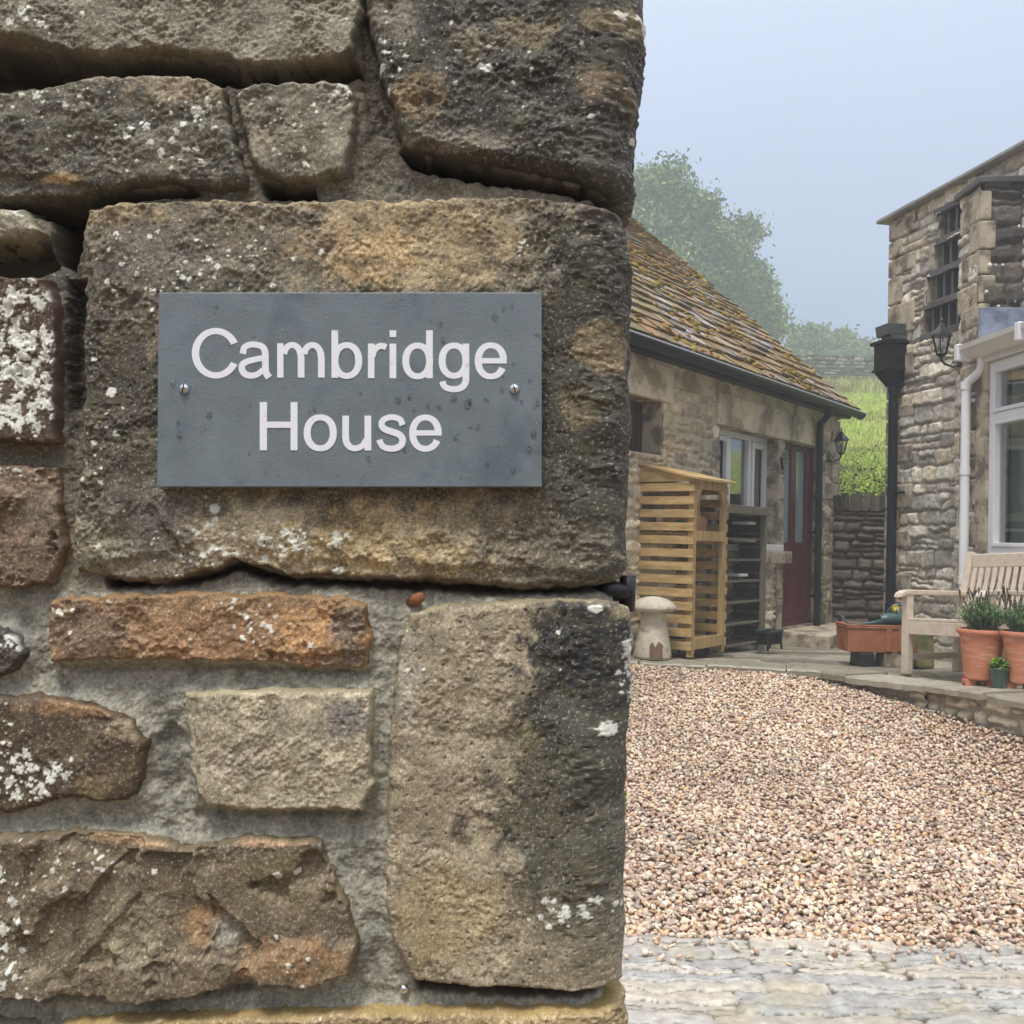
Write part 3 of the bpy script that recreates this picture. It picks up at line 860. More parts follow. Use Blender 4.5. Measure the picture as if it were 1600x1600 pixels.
def pier_rest():
    """the pier and the wall it ends, outside the photo's frame: same masonry, coarser, down to the ground and round the back"""
    xs = np.concatenate([np.arange(-1500, -900, 12.0), np.arange(-900, -104, 3.0), np.arange(-104, WR + 1, 14.0)])
    ys = np.concatenate([np.arange(-560, -170, 8.0), np.arange(-170, 1790, 3.0), np.arange(1790, 3990, 14.0)])
    X, Y = np.meshgrid(xs, ys)
    h, c, w = rubble(X * PXM, -Y * PXM, 77, rows=(.075, .16), lens=(.12, .36), gap=.022, relief=.017, edge=.010, warp=.012, rough=.002, rad=.022, split=.15,
                     pal=srgb_pal((118, 110, 92), (98, 86, 68), (136, 124, 102), (90, 84, 75), (140, 114, 78), k=KA), mort=lin((120, 116, 106)) * KA, uend=-112 * PXM)
    h = h + (.0022 * fbm(X / 30, Y / 30, 781, 3) + .0008 * fbm(X / 7, Y / 7, 783, 2)) * (.3 + w)
    n2 = fbm(X / 24, Y / 20, 785, 4, .6)
    dk = (.55 * sst(fbm(X / 60, Y / 50, 787, 3) + .3 * n2, 0, .3) * w)[..., None]
    c = c * np.clip(1 + .6 * n2, .3, 2)[..., None]
    c = c * (1 - dk) + lin((48, 46, 42)) * KA * dk
    c = speckle(c, X, Y, 789)
    li = (sst(gn(X / 9, Y / 9, 790) + .5 * gn(X / 4, Y / 4, 791) + .8 * fbm(X / 120, Y / 120, 792, 2), .95, 1.1) * w)[..., None]
    c = np.clip(c * (1 - li) + lin((226, 226, 218)) * 1.1 * li, .008, .85) * np.array([1, 1, .93])
    keep = ~((X > -108) & (Y > -178) & (Y < 1786))
    F, used = grid_faces(len(xs), len(ys), keep)
    P = pier_pt(X, Y, h / PXM + 2).reshape(-1, 3)[used]
    mk('stonework', P, F[:, ::-1], MT['pier'], pier, c.reshape(-1, 3)[used], True)
    mb = MB()
    f = Frame(PO, PA, PY, PB)
    mb.box(f, -1.15, (932 - 800) * PXM, .085, .50, -1.60, .68)
    mb.build('core', MT['mortar'], pier)
    bm = bpy.data.objects['core'].data
    a = bm.color_attributes.new('Col', 'FLOAT_COLOR', 'POINT')
    for d in a.data: d.color = (.16, .155, .14, 1)
    # rough cap stones
    mb = MB()
    x = -1.17
    while x < .06:
        L = rnd.uniform(.28, .42)
        x1 = min(x + L, .13)
        mb.box(f, x, x1 - .008, -.03, .55, .68, .68 + rnd.uniform(.08, .12))
        x += L
    mb.build('coping', MT['quoin'], pier, bevel=.012)


pier_rest()


def ppt(u, v, h):
    return pier_pt(np.array(float(u)), np.array(float(v)), np.array(float(h)))


mb = MB()    # rusty stub of a fixing sticking out of the joint
mb.tube([ppt(640, 944, 4), ppt(652, 937, 26), ppt(657, 934, 34)], [.0045, .0045, .0042], 12)
mb.build('rusty_pin', MT['rust'], pier, smooth=True)
mb = MB()
p0 = ppt(631, 1546, 14)
mb.lathe(p0, [(.0001, -.0035), (.003, -.0028), (.0042, 0), (.003, .0028), (.0001, .0035)], 12)
mb.build('bolt_head', MT['steel'], pier, smooth=True)
mb = MB()    # iron gate pintle on the end face
q = [ppt(1010, 930, -10), ppt(1020, 930, 10), ppt(1026, 932, 36), ppt(1030, 936, 44)]
mb.tube(q, [.009, .009, .008, .007], 12)
mb.tube([ppt(1030, 905, 44), ppt(1030, 965, 44)], .007, 12)
mb.build('gate_pintle', MT['iron'], pier, smooth=True)
mb = MB()    # little cushion of moss on the arris
for i in range(60):
    p = ppt(rnd.gauss(1000, 8), rnd.gauss(1277, 6), 40 + rnd.uniform(-4, 3))
    mb.lathe(p, [(.0002, -.002), (.0022, -.0008), (.0018, .0012), (.0002, .0022)], 5)
mb.build('moss_tuft', hexmat('bright_moss', lin((140, 150, 50)), rough=.9, bump=0), pier, smooth=True)

# ================================================================== HOUSE NAME SIGN
SY = .785
SK = SY / 1600


def sp(px, py, y=0.0):
    """a point in the sign's face plane (photo px), y metres towards the viewer"""
    r = ray(px, py)
    return EYE + r * ((SY) / r[1]) - PY * y


sign = thing('house_sign', tuple(sp(546.5, 761)), 'rain beaded slate name plaque with white lettering, screwed to the gate pier', 'house sign')
SF = Frame(sp(546.5, 608.5), PA, -PY, PB)
hw, hh = 301 * SK, 153 * SK
mb = MB()
mb.box(SF, -hw, hw, -.0105, 0, -hh, hh)
mb.build('plate', MT['slate'], sign, bevel=.0007)
LET = [0]


def ribbon(mb, outer, inner, closed=False):
    """strip between two px polylines, raised a hair off the slate"""
    LET[0] += 1
    z0, z1 = -.0006, .00025 + .00002 * (LET[0] % 14)
    n = len(outer)
    V = [sp(x, y, z1) for x, y in outer] + [sp(x, y, z1) for x, y in inner] + [sp(x, y, z0) for x, y in outer] + [sp(x, y, z0) for x, y in inner]
    F = []
    for i in range(n if closed else n - 1):
        j = (i + 1) % n
        F += [(i, j, n + j, n + i), (i, 2 * n + i, 2 * n + j, j), (n + i, n + j, 3 * n + j, 3 * n + i)]
    if not closed:
        F += [(0, n, 3 * n, 2 * n), (n - 1, 3 * n - 1, 4 * n - 1, 2 * n - 1)]
    mb.add(V, F)


def ring(mb, cx, cy, rx, ry, wx, wy, a0=0, a1=360, n=44, e=2.15):
    def el(a, rx, ry):
        c, s = math.cos(R_(a)), math.sin(R_(a))
        return (cx + rx * math.copysign(abs(c) ** (2 / e), c), cy - ry * math.copysign(abs(s) ** (2 / e), s))
    full = abs(a1 - a0) >= 360
    A = [a0 + (a1 - a0) * i / n for i in range(n if full else n + 1)]
    ribbon(mb, [el(a, rx, ry) for a in A], [el(a, rx - wx, ry - wy) for a in A], full)


def barp(mb, x0, y0, x1, y1):
    ribbon(mb, [(x0, y0), (x1, y0)], [(x0, y1), (x1, y1)])


def spl(ctrl, n=14):
    P = [np.array(p, float) for p in ctrl]
    P = [2 * P[0] - P[1]] + P + [2 * P[-1] - P[-2]]
    out = []
    for i in range(1, len(P) - 2):
        for k in range(n):
            t = k / n
            out.append(.5 * ((2 * P[i]) + (-P[i - 1] + P[i + 1]) * t + (2 * P[i - 1] - 5 * P[i] + 4 * P[i + 1] - P[i + 2]) * t * t + (-P[i - 1] + 3 * P[i] - 3 * P[i + 1] + P[i + 2]) * t ** 3))
    out.append(P[-2])
    return out


def stroke(mb, ctrl, w, n=14):
    C = spl(ctrl, n) if n else [np.array(p, float) for p in ctrl]
    A, B = [], []
    for i, p in enumerate(C):
        d = C[min(i + 1, len(C) - 1)] - C[max(i - 1, 0)]
        d = d / (np.linalg.norm(d) + 1e-9)
        f = i / (len(C) - 1)
        ww = np.interp(f, np.linspace(0, 1, len(w)), w) if not np.isscalar(w) else w
        nrm = np.array([d[1], -d[0]]) * ww / 2
        A.append(tuple(p + nrm))
        B.append(tuple(p - nrm))
    ribbon(mb, A, B)


SW, TH = 10.6, 9.2
mb = MB()
ring(mb, 337.5, 552, 37.6, 39.5, 11.4, 9.6, 26, 333, 60, 2.0)                     # C
stroke(mb, [(379.5, 553), (382, 543), (391, 538.6), (401, 538.8), (410, 542), (414.3, 550), (414.6, 562), (414.8, 574), (416, 583), (420.5, 590)], [10, 9.4, 9.2, 9.4, 10, 10.4, 10.6, 10.6, 10.6])    # a
stroke(mb, [(412, 559), (400, 561.5), (388, 564.5), (379.5, 569), (378.2, 577), (383, 584.5), (392, 587), (402, 585), (411, 578)], [8.6, 9, 9.4, 10, 10.4, 9.6, 9, 8.6])
barp(mb, 433.2, 536.5, 443, 590)                                                  # m
ring(mb, 456.6, 562, 19.2, 27.4, 10.4, 9.2, 0, 158, 24)
barp(mb, 465.4, 562, 475.8, 590)
ring(mb, 488.2, 562, 19.2, 27.4, 10.4, 9.2, 0, 158, 24)
barp(mb, 497, 562, 507.4, 590)
barp(mb, 518, 516.2, 528.4, 590.5)                                                # b
ring(mb, 542, 563.5, 24, 28.6, 10.8, 9.2, 0, 360, 48)
barp(mb, 575, 537, 585.2, 591)                                                    # r
stroke(mb, [(582, 557), (585, 547.5), (592, 541.4), (599, 541), (603.6, 543)], [9.6, 9.4, 9.4, 9.6])
barp(mb, 608.8, 516.4, 619.2, 526.8)                                              # i
barp(mb, 608.8, 537, 619.2, 591)
barp(mb, 665.8, 516.2, 676.2, 591)                                                # d
ring(mb, 652.6, 564, 24, 28.6, 10.8, 9.2, 0, 360, 48)
ring(mb, 709.4, 563.6, 24, 28.2, 10.8, 9.2, 0, 360, 48)                           # g
stroke(mb, [(728, 537), (728, 560), (728, 588), (727, 598), (721, 605.5), (710, 608.2), (699, 606.4), (693, 601.6), (691.6, 596)], [10.4, 10.4, 10.4, 10.4, 9.6, 9.2, 9.2, 10])
ring(mb, 767, 564, 25.2, 28.8, 10.8, 9.0, 0, 334, 48)                             # e
barp(mb, 752, 559.6, 792, 568)
mb.build('lettering', MT['white_letter'], sign)
mb = MB()
barp(mb, 406, 628.4, 417.2, 703.6)                                                # H
barp(mb, 454.2, 628.4, 465, 703.6)
barp(mb, 416.5, 659, 455, 668.6)
ring(mb, 500.5, 676.4, 25.8, 28.8, 10.8, 9.2, 0, 360, 48)                         # o
barp(mb, 569.6, 649.6, 580.2, 704)                                                # u
stroke(mb, [(540.2, 649.6), (540.2, 664), (540.2, 682), (542.2, 692.5), (549, 699.4), (558, 700.2), (566.5, 696), (572, 687)], [10.4, 10.4, 10.6, 10.4, 9.4, 9.2, 9, 8.6])
stroke(mb, [(629, 664.4), (625.5, 656), (617, 652.4), (607, 652.6), (598.6, 656.8), (596.4, 664), (601, 670.4), (612, 674.4), (623, 678.6), (628.8, 685.6), (627.4, 694.4), (619.6, 700), (609, 701), (599, 698), (594, 690.6), (593, 687)], [9.6, 9.2, 9, 9.2, 9.6, 10, 10.2, 10.4, 10.2, 10, 9.6, 9.2, 9.2, 9.6])   # s
ring(mb, 664.8, 676.8, 25.4, 29, 10.8, 9.0, 0, 334, 48)                           # e
barp(mb, 650, 672.4, 690, 680.6)
mb.build('lettering', MT['white_letter'], sign)
for px, py, ang in ((288, 607.5, 78), (803.5, 607.5, 105)):
    mb = MB()
    c = sp(px, py, 0)
    prof = [(8.2, -.0004), (8.0, .0010), (6.6, .0022), (4.2, .0030), (1.5, .0033), (.05, .0034)]
    V, F, n = [], [], 28
    for i, (rr, z) in enumerate(prof):
        for k in range(n):
            t = 2 * PI * k / n
            x, y = rr * math.cos(t), rr * math.sin(t)
            sx = x * math.cos(R_(ang)) + y * math.sin(R_(ang))
            sy = -x * math.sin(R_(ang)) + y * math.cos(R_(ang))
            V.append(sp(px + x, py - y, z))
    for i in range(len(prof) - 1):
        for k in range(n):
            F.append((i * n + k, i * n + (k + 1) % n, (i + 1) * n + (k + 1) % n, (i + 1) * n + k))
    mb.add(V, F)
    o = mb.build('screw', MT['steel'], sign, smooth=True)
    mb = MB()
    dx, dy = math.cos(R_(ang)), -math.sin(R_(ang))
    nx, ny = -dy, dx
    L, w = 6.6, .9
    q = [(px + a * dx * L + b * nx * w, py + a * dy * L + b * ny * w) for a, b in ((-1, -1), (1, -1), (1, 1), (-1, 1))]
    mb.add([sp(x, y, .0036) for x, y in q] + [sp(x, y, .0016) for x, y in q], [(0, 1, 2, 3), (0, 4, 5, 1), (1, 5, 6, 2), (2, 6, 7, 3), (3, 7, 4, 0)])
    mb.build('slot', MT['iron'], o)


def drops():
    mb = MB()

    def drop(px, py, r, ax=1.0, tail=0):
        V, F, n = [], [], 10
        for i, (k, z) in enumerate(((1, -.1), (.93, .28), (.68, .5), (.3, .6))):
            for j in range(n):
                t = 2 * PI * j / n
                s = math.sin(t)
                V.append(sp(px + r * k * math.cos(t), py - r * k * s * (ax + (tail if s > 0 else 0)), r * SK * z))
        V.append(sp(px, py, r * SK * .62))
        for i in range(3):
            for j in range(n):
                F.append((i * n + j, i * n + (j + 1) % n, (i + 1) * n + (j + 1) % n, (i + 1) * n + j))
        F += [(3 * n + j, 3 * n + (j + 1) % n, 4 * n) for j in range(n)]
        mb.add(V, F)
    big = [(773, 495, 4.2), (688, 506, 3.6), (692, 531, 3.6), (841, 523, 3), (710, 622, 4), (759, 622, 3.4), (734, 628, 3.6), (686, 636, 3.8), (730, 632, 5), (712, 682, 4.4), (827, 702, 4.2), (834, 678, 4.6), (802, 735, 4), (761, 726, 3.2), (840, 630, 3.4), (735, 667, 3.2), (748, 666, 3), (328, 648, 4), (281, 680, 4.4), (278, 662, 3), (270, 600, 3.4), (800, 478, 2.8), (787, 481, 2.8), (785, 609, 3.4), (828, 595, 2.6), (338, 480, 3.2), (335, 488, 2.6), (622, 624, 4), (640, 621, 3), (668, 633, 3), (575, 716, 3.4), (632, 704, 2.6), (815, 628, 2.8)]
    for x, y, r in big:
        drop(x, y, r, rnd.uniform(.8, 1.5), rnd.uniform(0, .5))
        if rnd.random() < .4: drop(x + rnd.uniform(-5, 5), y + rnd.uniform(3, 7), r * .6)
    for i in range(520):
        x, y = rnd.uniform(252, 842), rnd.uniform(462, 756)
        if fbm(np.array(x / 60), np.array(y / 60), 5, 2) < -.12: continue
        drop(x, y, rnd.uniform(.7, 1.0) + 1.3 * rnd.random() ** 5, rnd.uniform(.9, 1.2))
    o = mb.build('water_drops', MT['water'], sign, smooth=True)
    o['kind'] = 'stuff'


drops()

# ================================================================== GROUND, ROAD, GRAVEL, TERRACE
def zt(Y):
    return np.interp(Y, [4.5, 5.9, 7.1, 8.0, 12.0, 30], [.71, .70, .635, .63, .42, .42])


def struct(o):
    o['kind'] = 'structure'
    return o


# edge of the terrace, traced on its nearly level top
def on_terrace(px, py):
    z = .63
    for _ in range(12):
        p = on_z(px, py, z)
        z = float(zt(p[1]))
    return p


EDGE = np.array([on_terrace(x, y)[:2] for x, y in ((905, 1026), (985, 1034), (1130, 1042), (1286, 1051), (1440, 1071), (1520, 1083), (1610, 1098))])
EDGE = np.vstack([[EDGE[0] + (EDGE[0] - EDGE[1]) * 12], EDGE, [EDGE[-1] + (EDGE[-1] - EDGE[-2]) * 8]])


def edgeY(X):
    return np.interp(X, EDGE[:, 0], EDGE[:, 1])


def zg(X, Y):                                # the gravel drive climbs to the terrace
    ze = np.interp(X, [1.9, 2.2, 2.9, 3.6], [.615, .60, .485, .40])
    t = np.clip((Y - 4.03) / (np.maximum(edgeY(X), 5.0) - 4.03), 0, 1.02)
    return t * ze


def ground_sheet():
    xs = np.concatenate([[-60, -40, -24], np.arange(-14, 14.1, .5), [24, 40, 60]])
    ys = np.concatenate([[-30, -20, -12], np.arange(-8, 14.1, .5), [40, 94]])
    X, Y = np.meshgrid(xs, ys)
    Z = np.where(Y < 6.0, zg(X, Y) - .07, np.where(Y < 12.5, .27, .3))
    F, _ = grid_faces(len(xs), len(ys))
    struct(mk('ground', np.stack([X, Y, Z], -1), F, MT['earth'], smooth=True))


ground_sheet()

def cobbles():
    xs, ys = np.arange(-2.2, 4.6, .0085), np.arange(.9, 4.12, .0085)
    X, Y = np.meshgrid(xs, ys)
    h, c, w = rubble(X, Y, 401, rows=(.05, .11), lens=(.22, .75), gap=.004, relief=.009, edge=.010, warp=.034, tint=.12, rough=.004, rad=.025,
                     pal=srgb_pal((196, 192, 184), (180, 178, 174), (204, 196, 182), (168, 168, 166), (194, 190, 182), (188, 180, 168), k=.86), mort=lin((92, 86, 74)))
    wv = sst(fbm(X * 2.2, Y * 3, 410, 3), .12, .42)[..., None] * .5
    c = c * (1 - wv) + lin((170, 162, 130)) * wv
    Z = h - .008 + .012 * fbm(X * 2, Y * 2, 411, 2) + .004 * fbm(X * 5, Y * 16, 414, 2)
    F, _ = grid_faces(len(xs), len(ys))
    struct(mk('cobbled_road', np.stack([X, Y, Z], -1), F, MT['cobble'], None, np.clip(c, .01, .85).reshape(-1, 3), True))


cobbles()


def ico(sub):
    t = (1 + 5 ** .5) / 2
    V = [(-1, t, 0), (1, t, 0), (-1, -t, 0), (1, -t, 0), (0, -1, t), (0, 1, t), (0, -1, -t), (0, 1, -t), (t, 0, -1), (t, 0, 1), (-t, 0, -1), (-t, 0, 1)]
    F = [(0, 11, 5), (0, 5, 1), (0, 1, 7), (0, 7, 10), (0, 10, 11), (1, 5, 9), (5, 11, 4), (11, 10, 2), (10, 7, 6), (7, 1, 8), (3, 9, 4), (3, 4, 2), (3, 2, 6), (3, 6, 8), (3, 8, 9), (4, 9, 5), (2, 4, 11), (6, 2, 10), (8, 6, 7), (9, 8, 1)]
    V = [np.array(v) / np.linalg.norm(v) for v in V]
    for _ in range(sub):
        mid, G = {}, []

        def m(a, b):
            k = (min(a, b), max(a, b))
            if k not in mid:
                v = V[a] + V[b]
                V.append(v / np.linalg.norm(v))
                mid[k] = len(V) - 1
            return mid[k]
        for a, b, c in F:
            x, y, z = m(a, b), m(b, c), m(c, a)
            G += [(a, x, z), (b, y, x), (c, z, y), (x, y, z)]
        F = G
    return np.array(V), np.array(F)


def pebbles(name, pts, size, pal, seed, flat=.62, mat='pebble', sub=1, tilt=.5, parent=None, tone=None, jag=0):
    r = np.random.default_rng(seed)
    V0, F0 = ico(sub)
    n = len(pts)
    s = r.uniform(size[0], size[1], n) / 2
    sc = np.stack([s * r.uniform(.85, 1.35, n), s * r.uniform(.75, 1.1, n), s * r.uniform(flat * .75, flat * 1.25, n)], 1)
    V = V0[None] * sc[:, None]
    V = V * (1 + .12 * np.sin(V0[None] * 3.1 + r.uniform(0, 6, (n, 1, 3))).sum(-1, keepdims=True))
    if jag: V = V * (1 + r.normal(0, jag, V.shape[:2] + (1,)))
    tx, ty, tz = r.normal(0, tilt, n), r.normal(0, tilt, n), r.uniform(0, 2 * PI, n)

    def rot(V, a, i, j):
        c, s_ = np.cos(a)[:, None], np.sin(a)[:, None]
        vi, vj = V[..., i].copy(), V[..., j].copy()
        V[..., i], V[..., j] = c * vi - s_ * vj, s_ * vi + c * vj
        return V
    V = rot(rot(rot(V, tz, 0, 1), tx, 1, 2), ty, 0, 2)
    V = V + pts[:, None]
    F = (F0[None] + (np.arange(n) * len(V0))[:, None, None]).reshape(-1, 3)
    pal = np.array(pal)
    if name.startswith('gravel'):
        g_ = pal @ np.array([.3, .59, .11])
        pal = (g_[:, None] + .75 * (pal - g_[:, None])) * np.array([1.0, .985, .90])
    c = pal[r.integers(0, len(pal), n)] * r.uniform(.80, 1.22, (n, 1))
    if tone is not None: c = c * tone[:, None]
    return mk(name, V.reshape(-1, 3), F, MT[mat], parent, np.clip(np.repeat(c, len(V0), 0), .01, .85), True)


def gravel():
    xs, ys = np.arange(-2.6, 5.2, .05), np.arange(3.9, 9.2, .05)
    X, Y = np.meshgrid(xs, ys)
    F, _ = grid_faces(len(xs), len(ys))
    Z = zg(X, Y) - .012
    c = np.broadcast_to(lin((150, 122, 100)), X.shape + (3,))
    keep = (Y < edgeY(X) + .12)
    Fk, used = grid_faces(len(xs), len(ys), keep)
    struct(mk('gravel_bed', np.stack([X, Y, Z], -1).reshape(-1, 3)[used], Fk, MT['rubble'], None, c.reshape(-1, 3)[used], True))
    r = np.random.default_rng(21)
    d = .0205
    gx, gy = np.meshgrid(np.arange(-1.6, 4.4, d), np.arange(4.0, 8.1, d * .86))
    gx[1::2] += d / 2
    px, py = (gx + r.uniform(-.4, .4, gx.shape) * d).ravel(), (gy + r.uniform(-.4, .4, gx.shape) * d).ravel()
    lim = 4.035 + .035 * gn(px * 3, px * 0, 33) + .02 * gn(px * 11, px * 0, 35)
    ok = (py < edgeY(px) - .005) & (py > lim)
    px, py = px[ok], py[ok]
    # lower stones under, a looser layer above
    pz = zg(px, py) + r.uniform(-.008, .010, px.size) + .010 * fbm(px * 2.4, py * 2.4, 22, 2)
    qx, qy = r.uniform(.3, 3.2, 150), 4.04 - np.abs(r.normal(0, .13, 150))
    px, py, pz = np.append(px, qx), np.append(py, qy), np.append(pz, .012 + 0 * qx)
    pal = srgb_pal((226, 192, 168), (216, 176, 150), (232, 208, 186), (206, 160, 130), (190, 150, 128), (222, 198, 160), (176, 150, 140), (236, 220, 204), (200, 178, 160), (214, 170, 120), (168, 150, 142), (228, 200, 186), (236, 214, 190), (228, 206, 186), k=.92)
    dp = (.88 + .2 * sst(fbm(px * .9, py * .9, 27, 3), -.3, .3))
    P = np.stack([px, py, pz], 1)
    near = py < 5.3
    o = pebbles('gravel', P[near], (.013, .032), pal, 23, tone=dp[near], jag=.10)
    o2 = pebbles('gravel_far', P[~near], (.014, .032), pal, 24, sub=0, tone=dp[~near], jag=.06, flat=.75)
    o.data.materials[0] = MT['pebble']
    # one body of gravel: join the two halves
    V1, V2 = len(o.data.vertices), len(o2.data.vertices)
    def arr(m):
        v = np.empty(len(m.vertices) * 3, np.float32); m.vertices.foreach_get('co', v)
        f = np.empty(len(m.loops), np.int32); m.loops.foreach_get('vertex_index', f)
        c = np.empty(len(m.vertices) * 4, np.float32); m.color_attributes['Col'].data.foreach_get('color', c)
        return v.reshape(-1, 3), f.reshape(-1, 3), c.reshape(-1, 4)[:, :3]
    a, b = arr(o.data), arr(o2.data)
    for q in (o, o2):
        me = q.data
        bpy.data.objects.remove(q)
        bpy.data.meshes.remove(me)
    o = mk('gravel', np.vstack([a[0], b[0]]), np.vstack([a[1], b[1] + V1]), MT['pebble'], None, np.vstack([a[2], b[2]]), True)
    tagit(o, 'pinkish beige gravel of small pebbles covering the sloping drive', 'gravel', None, 'stuff')


gravel()


def terrace():
    xs, ys = np.arange(-1.6, 5.2, .016), np.arange(5.0, 12.9, .016)
    X, Y = np.meshgrid(xs, ys)
    h, c, w = rubble(X, Y, 501, rows=(.32, .6), lens=(.4, .9), gap=.018, relief=.012, edge=.02, warp=.02, rough=.004, rad=.04, split=.2,
                     pal=srgb_pal((150, 144, 130), (132, 128, 116), (164, 158, 144), (120, 116, 100), (142, 132, 112)), mort=lin((96, 90, 74)))
    ms = sst(fbm(X * 1.5, Y * 1.5, 503, 3), .1, .4)[..., None] * .45
    c = c * (1 - ms) + lin((118, 116, 78)) * ms
    keep = Y > edgeY(X) + .03
    F, used = grid_faces(len(xs), len(ys), keep)
    P = np.stack([X, Y, zt(Y) + h - .012], -1).reshape(-1, 3)[used]
    struct(mk('terrace', P, F, MT['flag'], None, np.clip(c, .01, .8).reshape(-1, 3)[used], True))


terrace()


def retaining_wall():
    t = thing('retaining_wall', (2.6, 6.6, .4), 'low rubble retaining wall with rough coping slabs along the edge of the raised terrace', 'retaining wall')
    # along the edge polyline, below the coping
    seg = EDGE[2:]
    for i in range(len(seg) - 1):
        p, q = seg[i], seg[i + 1]
        L = np.hypot(*(q - p))
        a = np.array([*(q - p) / L, 0])
        b = np.array([a[1], -a[0], 0])
        f = Frame((p[0], p[1], 0), a, b, (0, 0, 1))
        rubble_sheet('stonework', f, -.01, L + .01, .05, float(min(zt(p[1]), zt(q[1]))) - .012, .011, 600 + i, t, b=-.05, rows=(.05, .12), lens=(.07, .24), gap=.022, relief=.030, edge=.022, rad=.03, warp=.022, split=.4,
                     pal=srgb_pal((186, 178, 156), (166, 158, 138), (200, 192, 172), (150, 142, 122), k=1.35), mort=lin((150, 142, 122)) * 1.2)
    # coping slabs
    acc = np.concatenate([[0], np.cumsum(np.hypot(*(EDGE[1:] - EDGE[:-1]).T))])
    s = acc[1] - 1.2
    r = random.Random(4)

    def P(s):
        return np.array([np.interp(s, acc, EDGE[:, 0]), np.interp(s, acc, EDGE[:, 1])])
    xs = []
    mb = MB()
    while s < acc[-1] - 1:
        L = r.uniform(.35, .8)
        n = max(3, int(L / .05))
        jit = [.020 * float(gn(np.array(s * 3 + .05 * q_ * 5.3), np.array(.5), 91)) + r.uniform(-.005, .005) for q_ in range(n + 1)]
        th, dz, wd = r.uniform(.035, .05), r.uniform(-.006, .006), r.uniform(.28, .42)
        V, F = [], []
        for k in range(n + 1):
            ss = s + .006 + (L - .012) * k / n
            p = P(ss)
            d = P(ss + .02) - P(ss - .02)
            d /= np.linalg.norm(d)
            nn = np.array([d[1], -d[0]])
            o1, o2 = p + nn * (.045 + jit[k]), p - nn * wd
            z = float(zt(p[1])) + .012 + dz + r.uniform(-.003, .003)
            V += [(*(o1 - nn * .008), z), (*o1, z - .012), (*(o1 - nn * .004), z - th), (*o2, z - th), (*o2, z)]
        for k in range(n):
            for j in range(5):
                F.append((k * 5 + j, k * 5 + (j + 1) % 5, (k + 1) * 5 + (j + 1) % 5, (k + 1) * 5 + j))
        F += [tuple(range(5))[::-1], tuple(n * 5 + j for j in range(5))]
        g = r.choice([(160, 155, 140), (146, 142, 126), (170, 166, 152), (134, 132, 110)])
        mb.add(V, F, lin(g))
        s += L
    mb.build('coping', MT['flag'], t)


retaining_wall()

# ================================================================== BARN
K = 1.0
STONE_PAL = srgb_pal((176, 166, 146), (158, 148, 130), (188, 178, 158), (142, 134, 118), (168, 154, 128), (128, 122, 112), (182, 170, 146), k=1.45)
STONE_MORT = lin((172, 162, 142)) * 1.45
B0 = np.array([3.79, 12.0, .40])
BA = np.array([.5948, .8039, 0])
BN = np.array([.8039, -.5948, 0])
BF = Frame(B0, BA, BN, (0, 0, 1))           # a: along the front (negative = towards the camera), b: outwards, c: up
GF = Frame(B0, (-BN[0], -BN[1], 0), BA, (0, 0, 1))   # gable end: a runs back along it, b outwards
barn = thing('barn', tuple(B0), 'low stone barn with a mossy stone slate roof, white window and maroon door', 'barn')
bp = lambda x, y, b=0.0: BF.px(x, y, b)
wl, wr = bp(1123, 700)[0], bp(1201, 700, -.10)[0]
wt, wb = bp(1201, 683)[1], bp(1201, 850)[1]
dl, dr = bp(1221, 850)[0], bp(1265, 850, -.10)[0]
dt, db = bp(1240, 686)[1], bp(1240, 979)[1]
ol, orr = bp(948, 660)[0], bp(1031, 660)[0]
ot, ob = bp(1031, 628)[1], bp(1031, 712)[1]
GB = .195
GZ = bp(1290, 628, GB)[1]
EAV = GZ + .13
holes = [(wl, wr, wb, wt), (dl, dr, -.2, dt), (ol, orr, ob, ot)]
rubble_sheet('front_wall', BF, -8.2, 0.0, -.3, EAV, .0125, 700, barn, holes=holes, rows=(.085, .17), lens=(.10, .34), gap=.022, relief=.022, edge=.011, warp=.022, split=.40, tint=.3, rad=.035, pal=STONE_PAL, mort=STONE_MORT)
PIT = R_(41.8)
RDG = 3.1


def gable_mask(U, V):
    top = EAV + np.minimum(U, 2 * RDG - U) * math.tan(PIT)
    return V < top


rubble_sheet('gable_wall', GF, 0.0, 2 * RDG, -.3, EAV + RDG * math.tan(PIT), .02, 701, barn, mask=gable_mask, rows=(.10, .20), lens=(.16, .42), gap=.02, relief=.03, edge=.03, pal=STONE_PAL, mort=STONE_MORT)
# inner shell: floor, back and far walls, so that the openings look into a dark room
mb = MB()
mb.box(BF, -8.2, -.05, -2 * RDG, -2 * RDG + .3, -.3, EAV)
mb.box(BF, -8.2, -7.9, -2 * RDG + .3, -.05, -.3, EAV)
mb.box(BF, -7.9, -.05, -2 * RDG + .3, -.3, -.3, -.02)
mb.box(BF, -7.9, -.05, -2 * RDG + .3, -.3, EAV - .1, EAV)
mb.build('back_wall', MT['quoin'], barn)


def reveal(parent, name, f, a0, a1, c0, c1, dep, mat, bottom=True, thick=.06):
    mb = MB()
    mb.box(f, a0 - thick, a0, -dep, .008, c0, c1)
    mb.box(f, a1, a1 + thick, -dep, .008, c0, c1)
    mb.box(f, a0 - thick, a1 + thick, -dep, .004, c1, c1 + thick)
    if bottom: mb.box(f, a0 - thick, a1 + thick, -dep, .004, c0 - thick, c0)
    return mb.build(name, mat, parent)


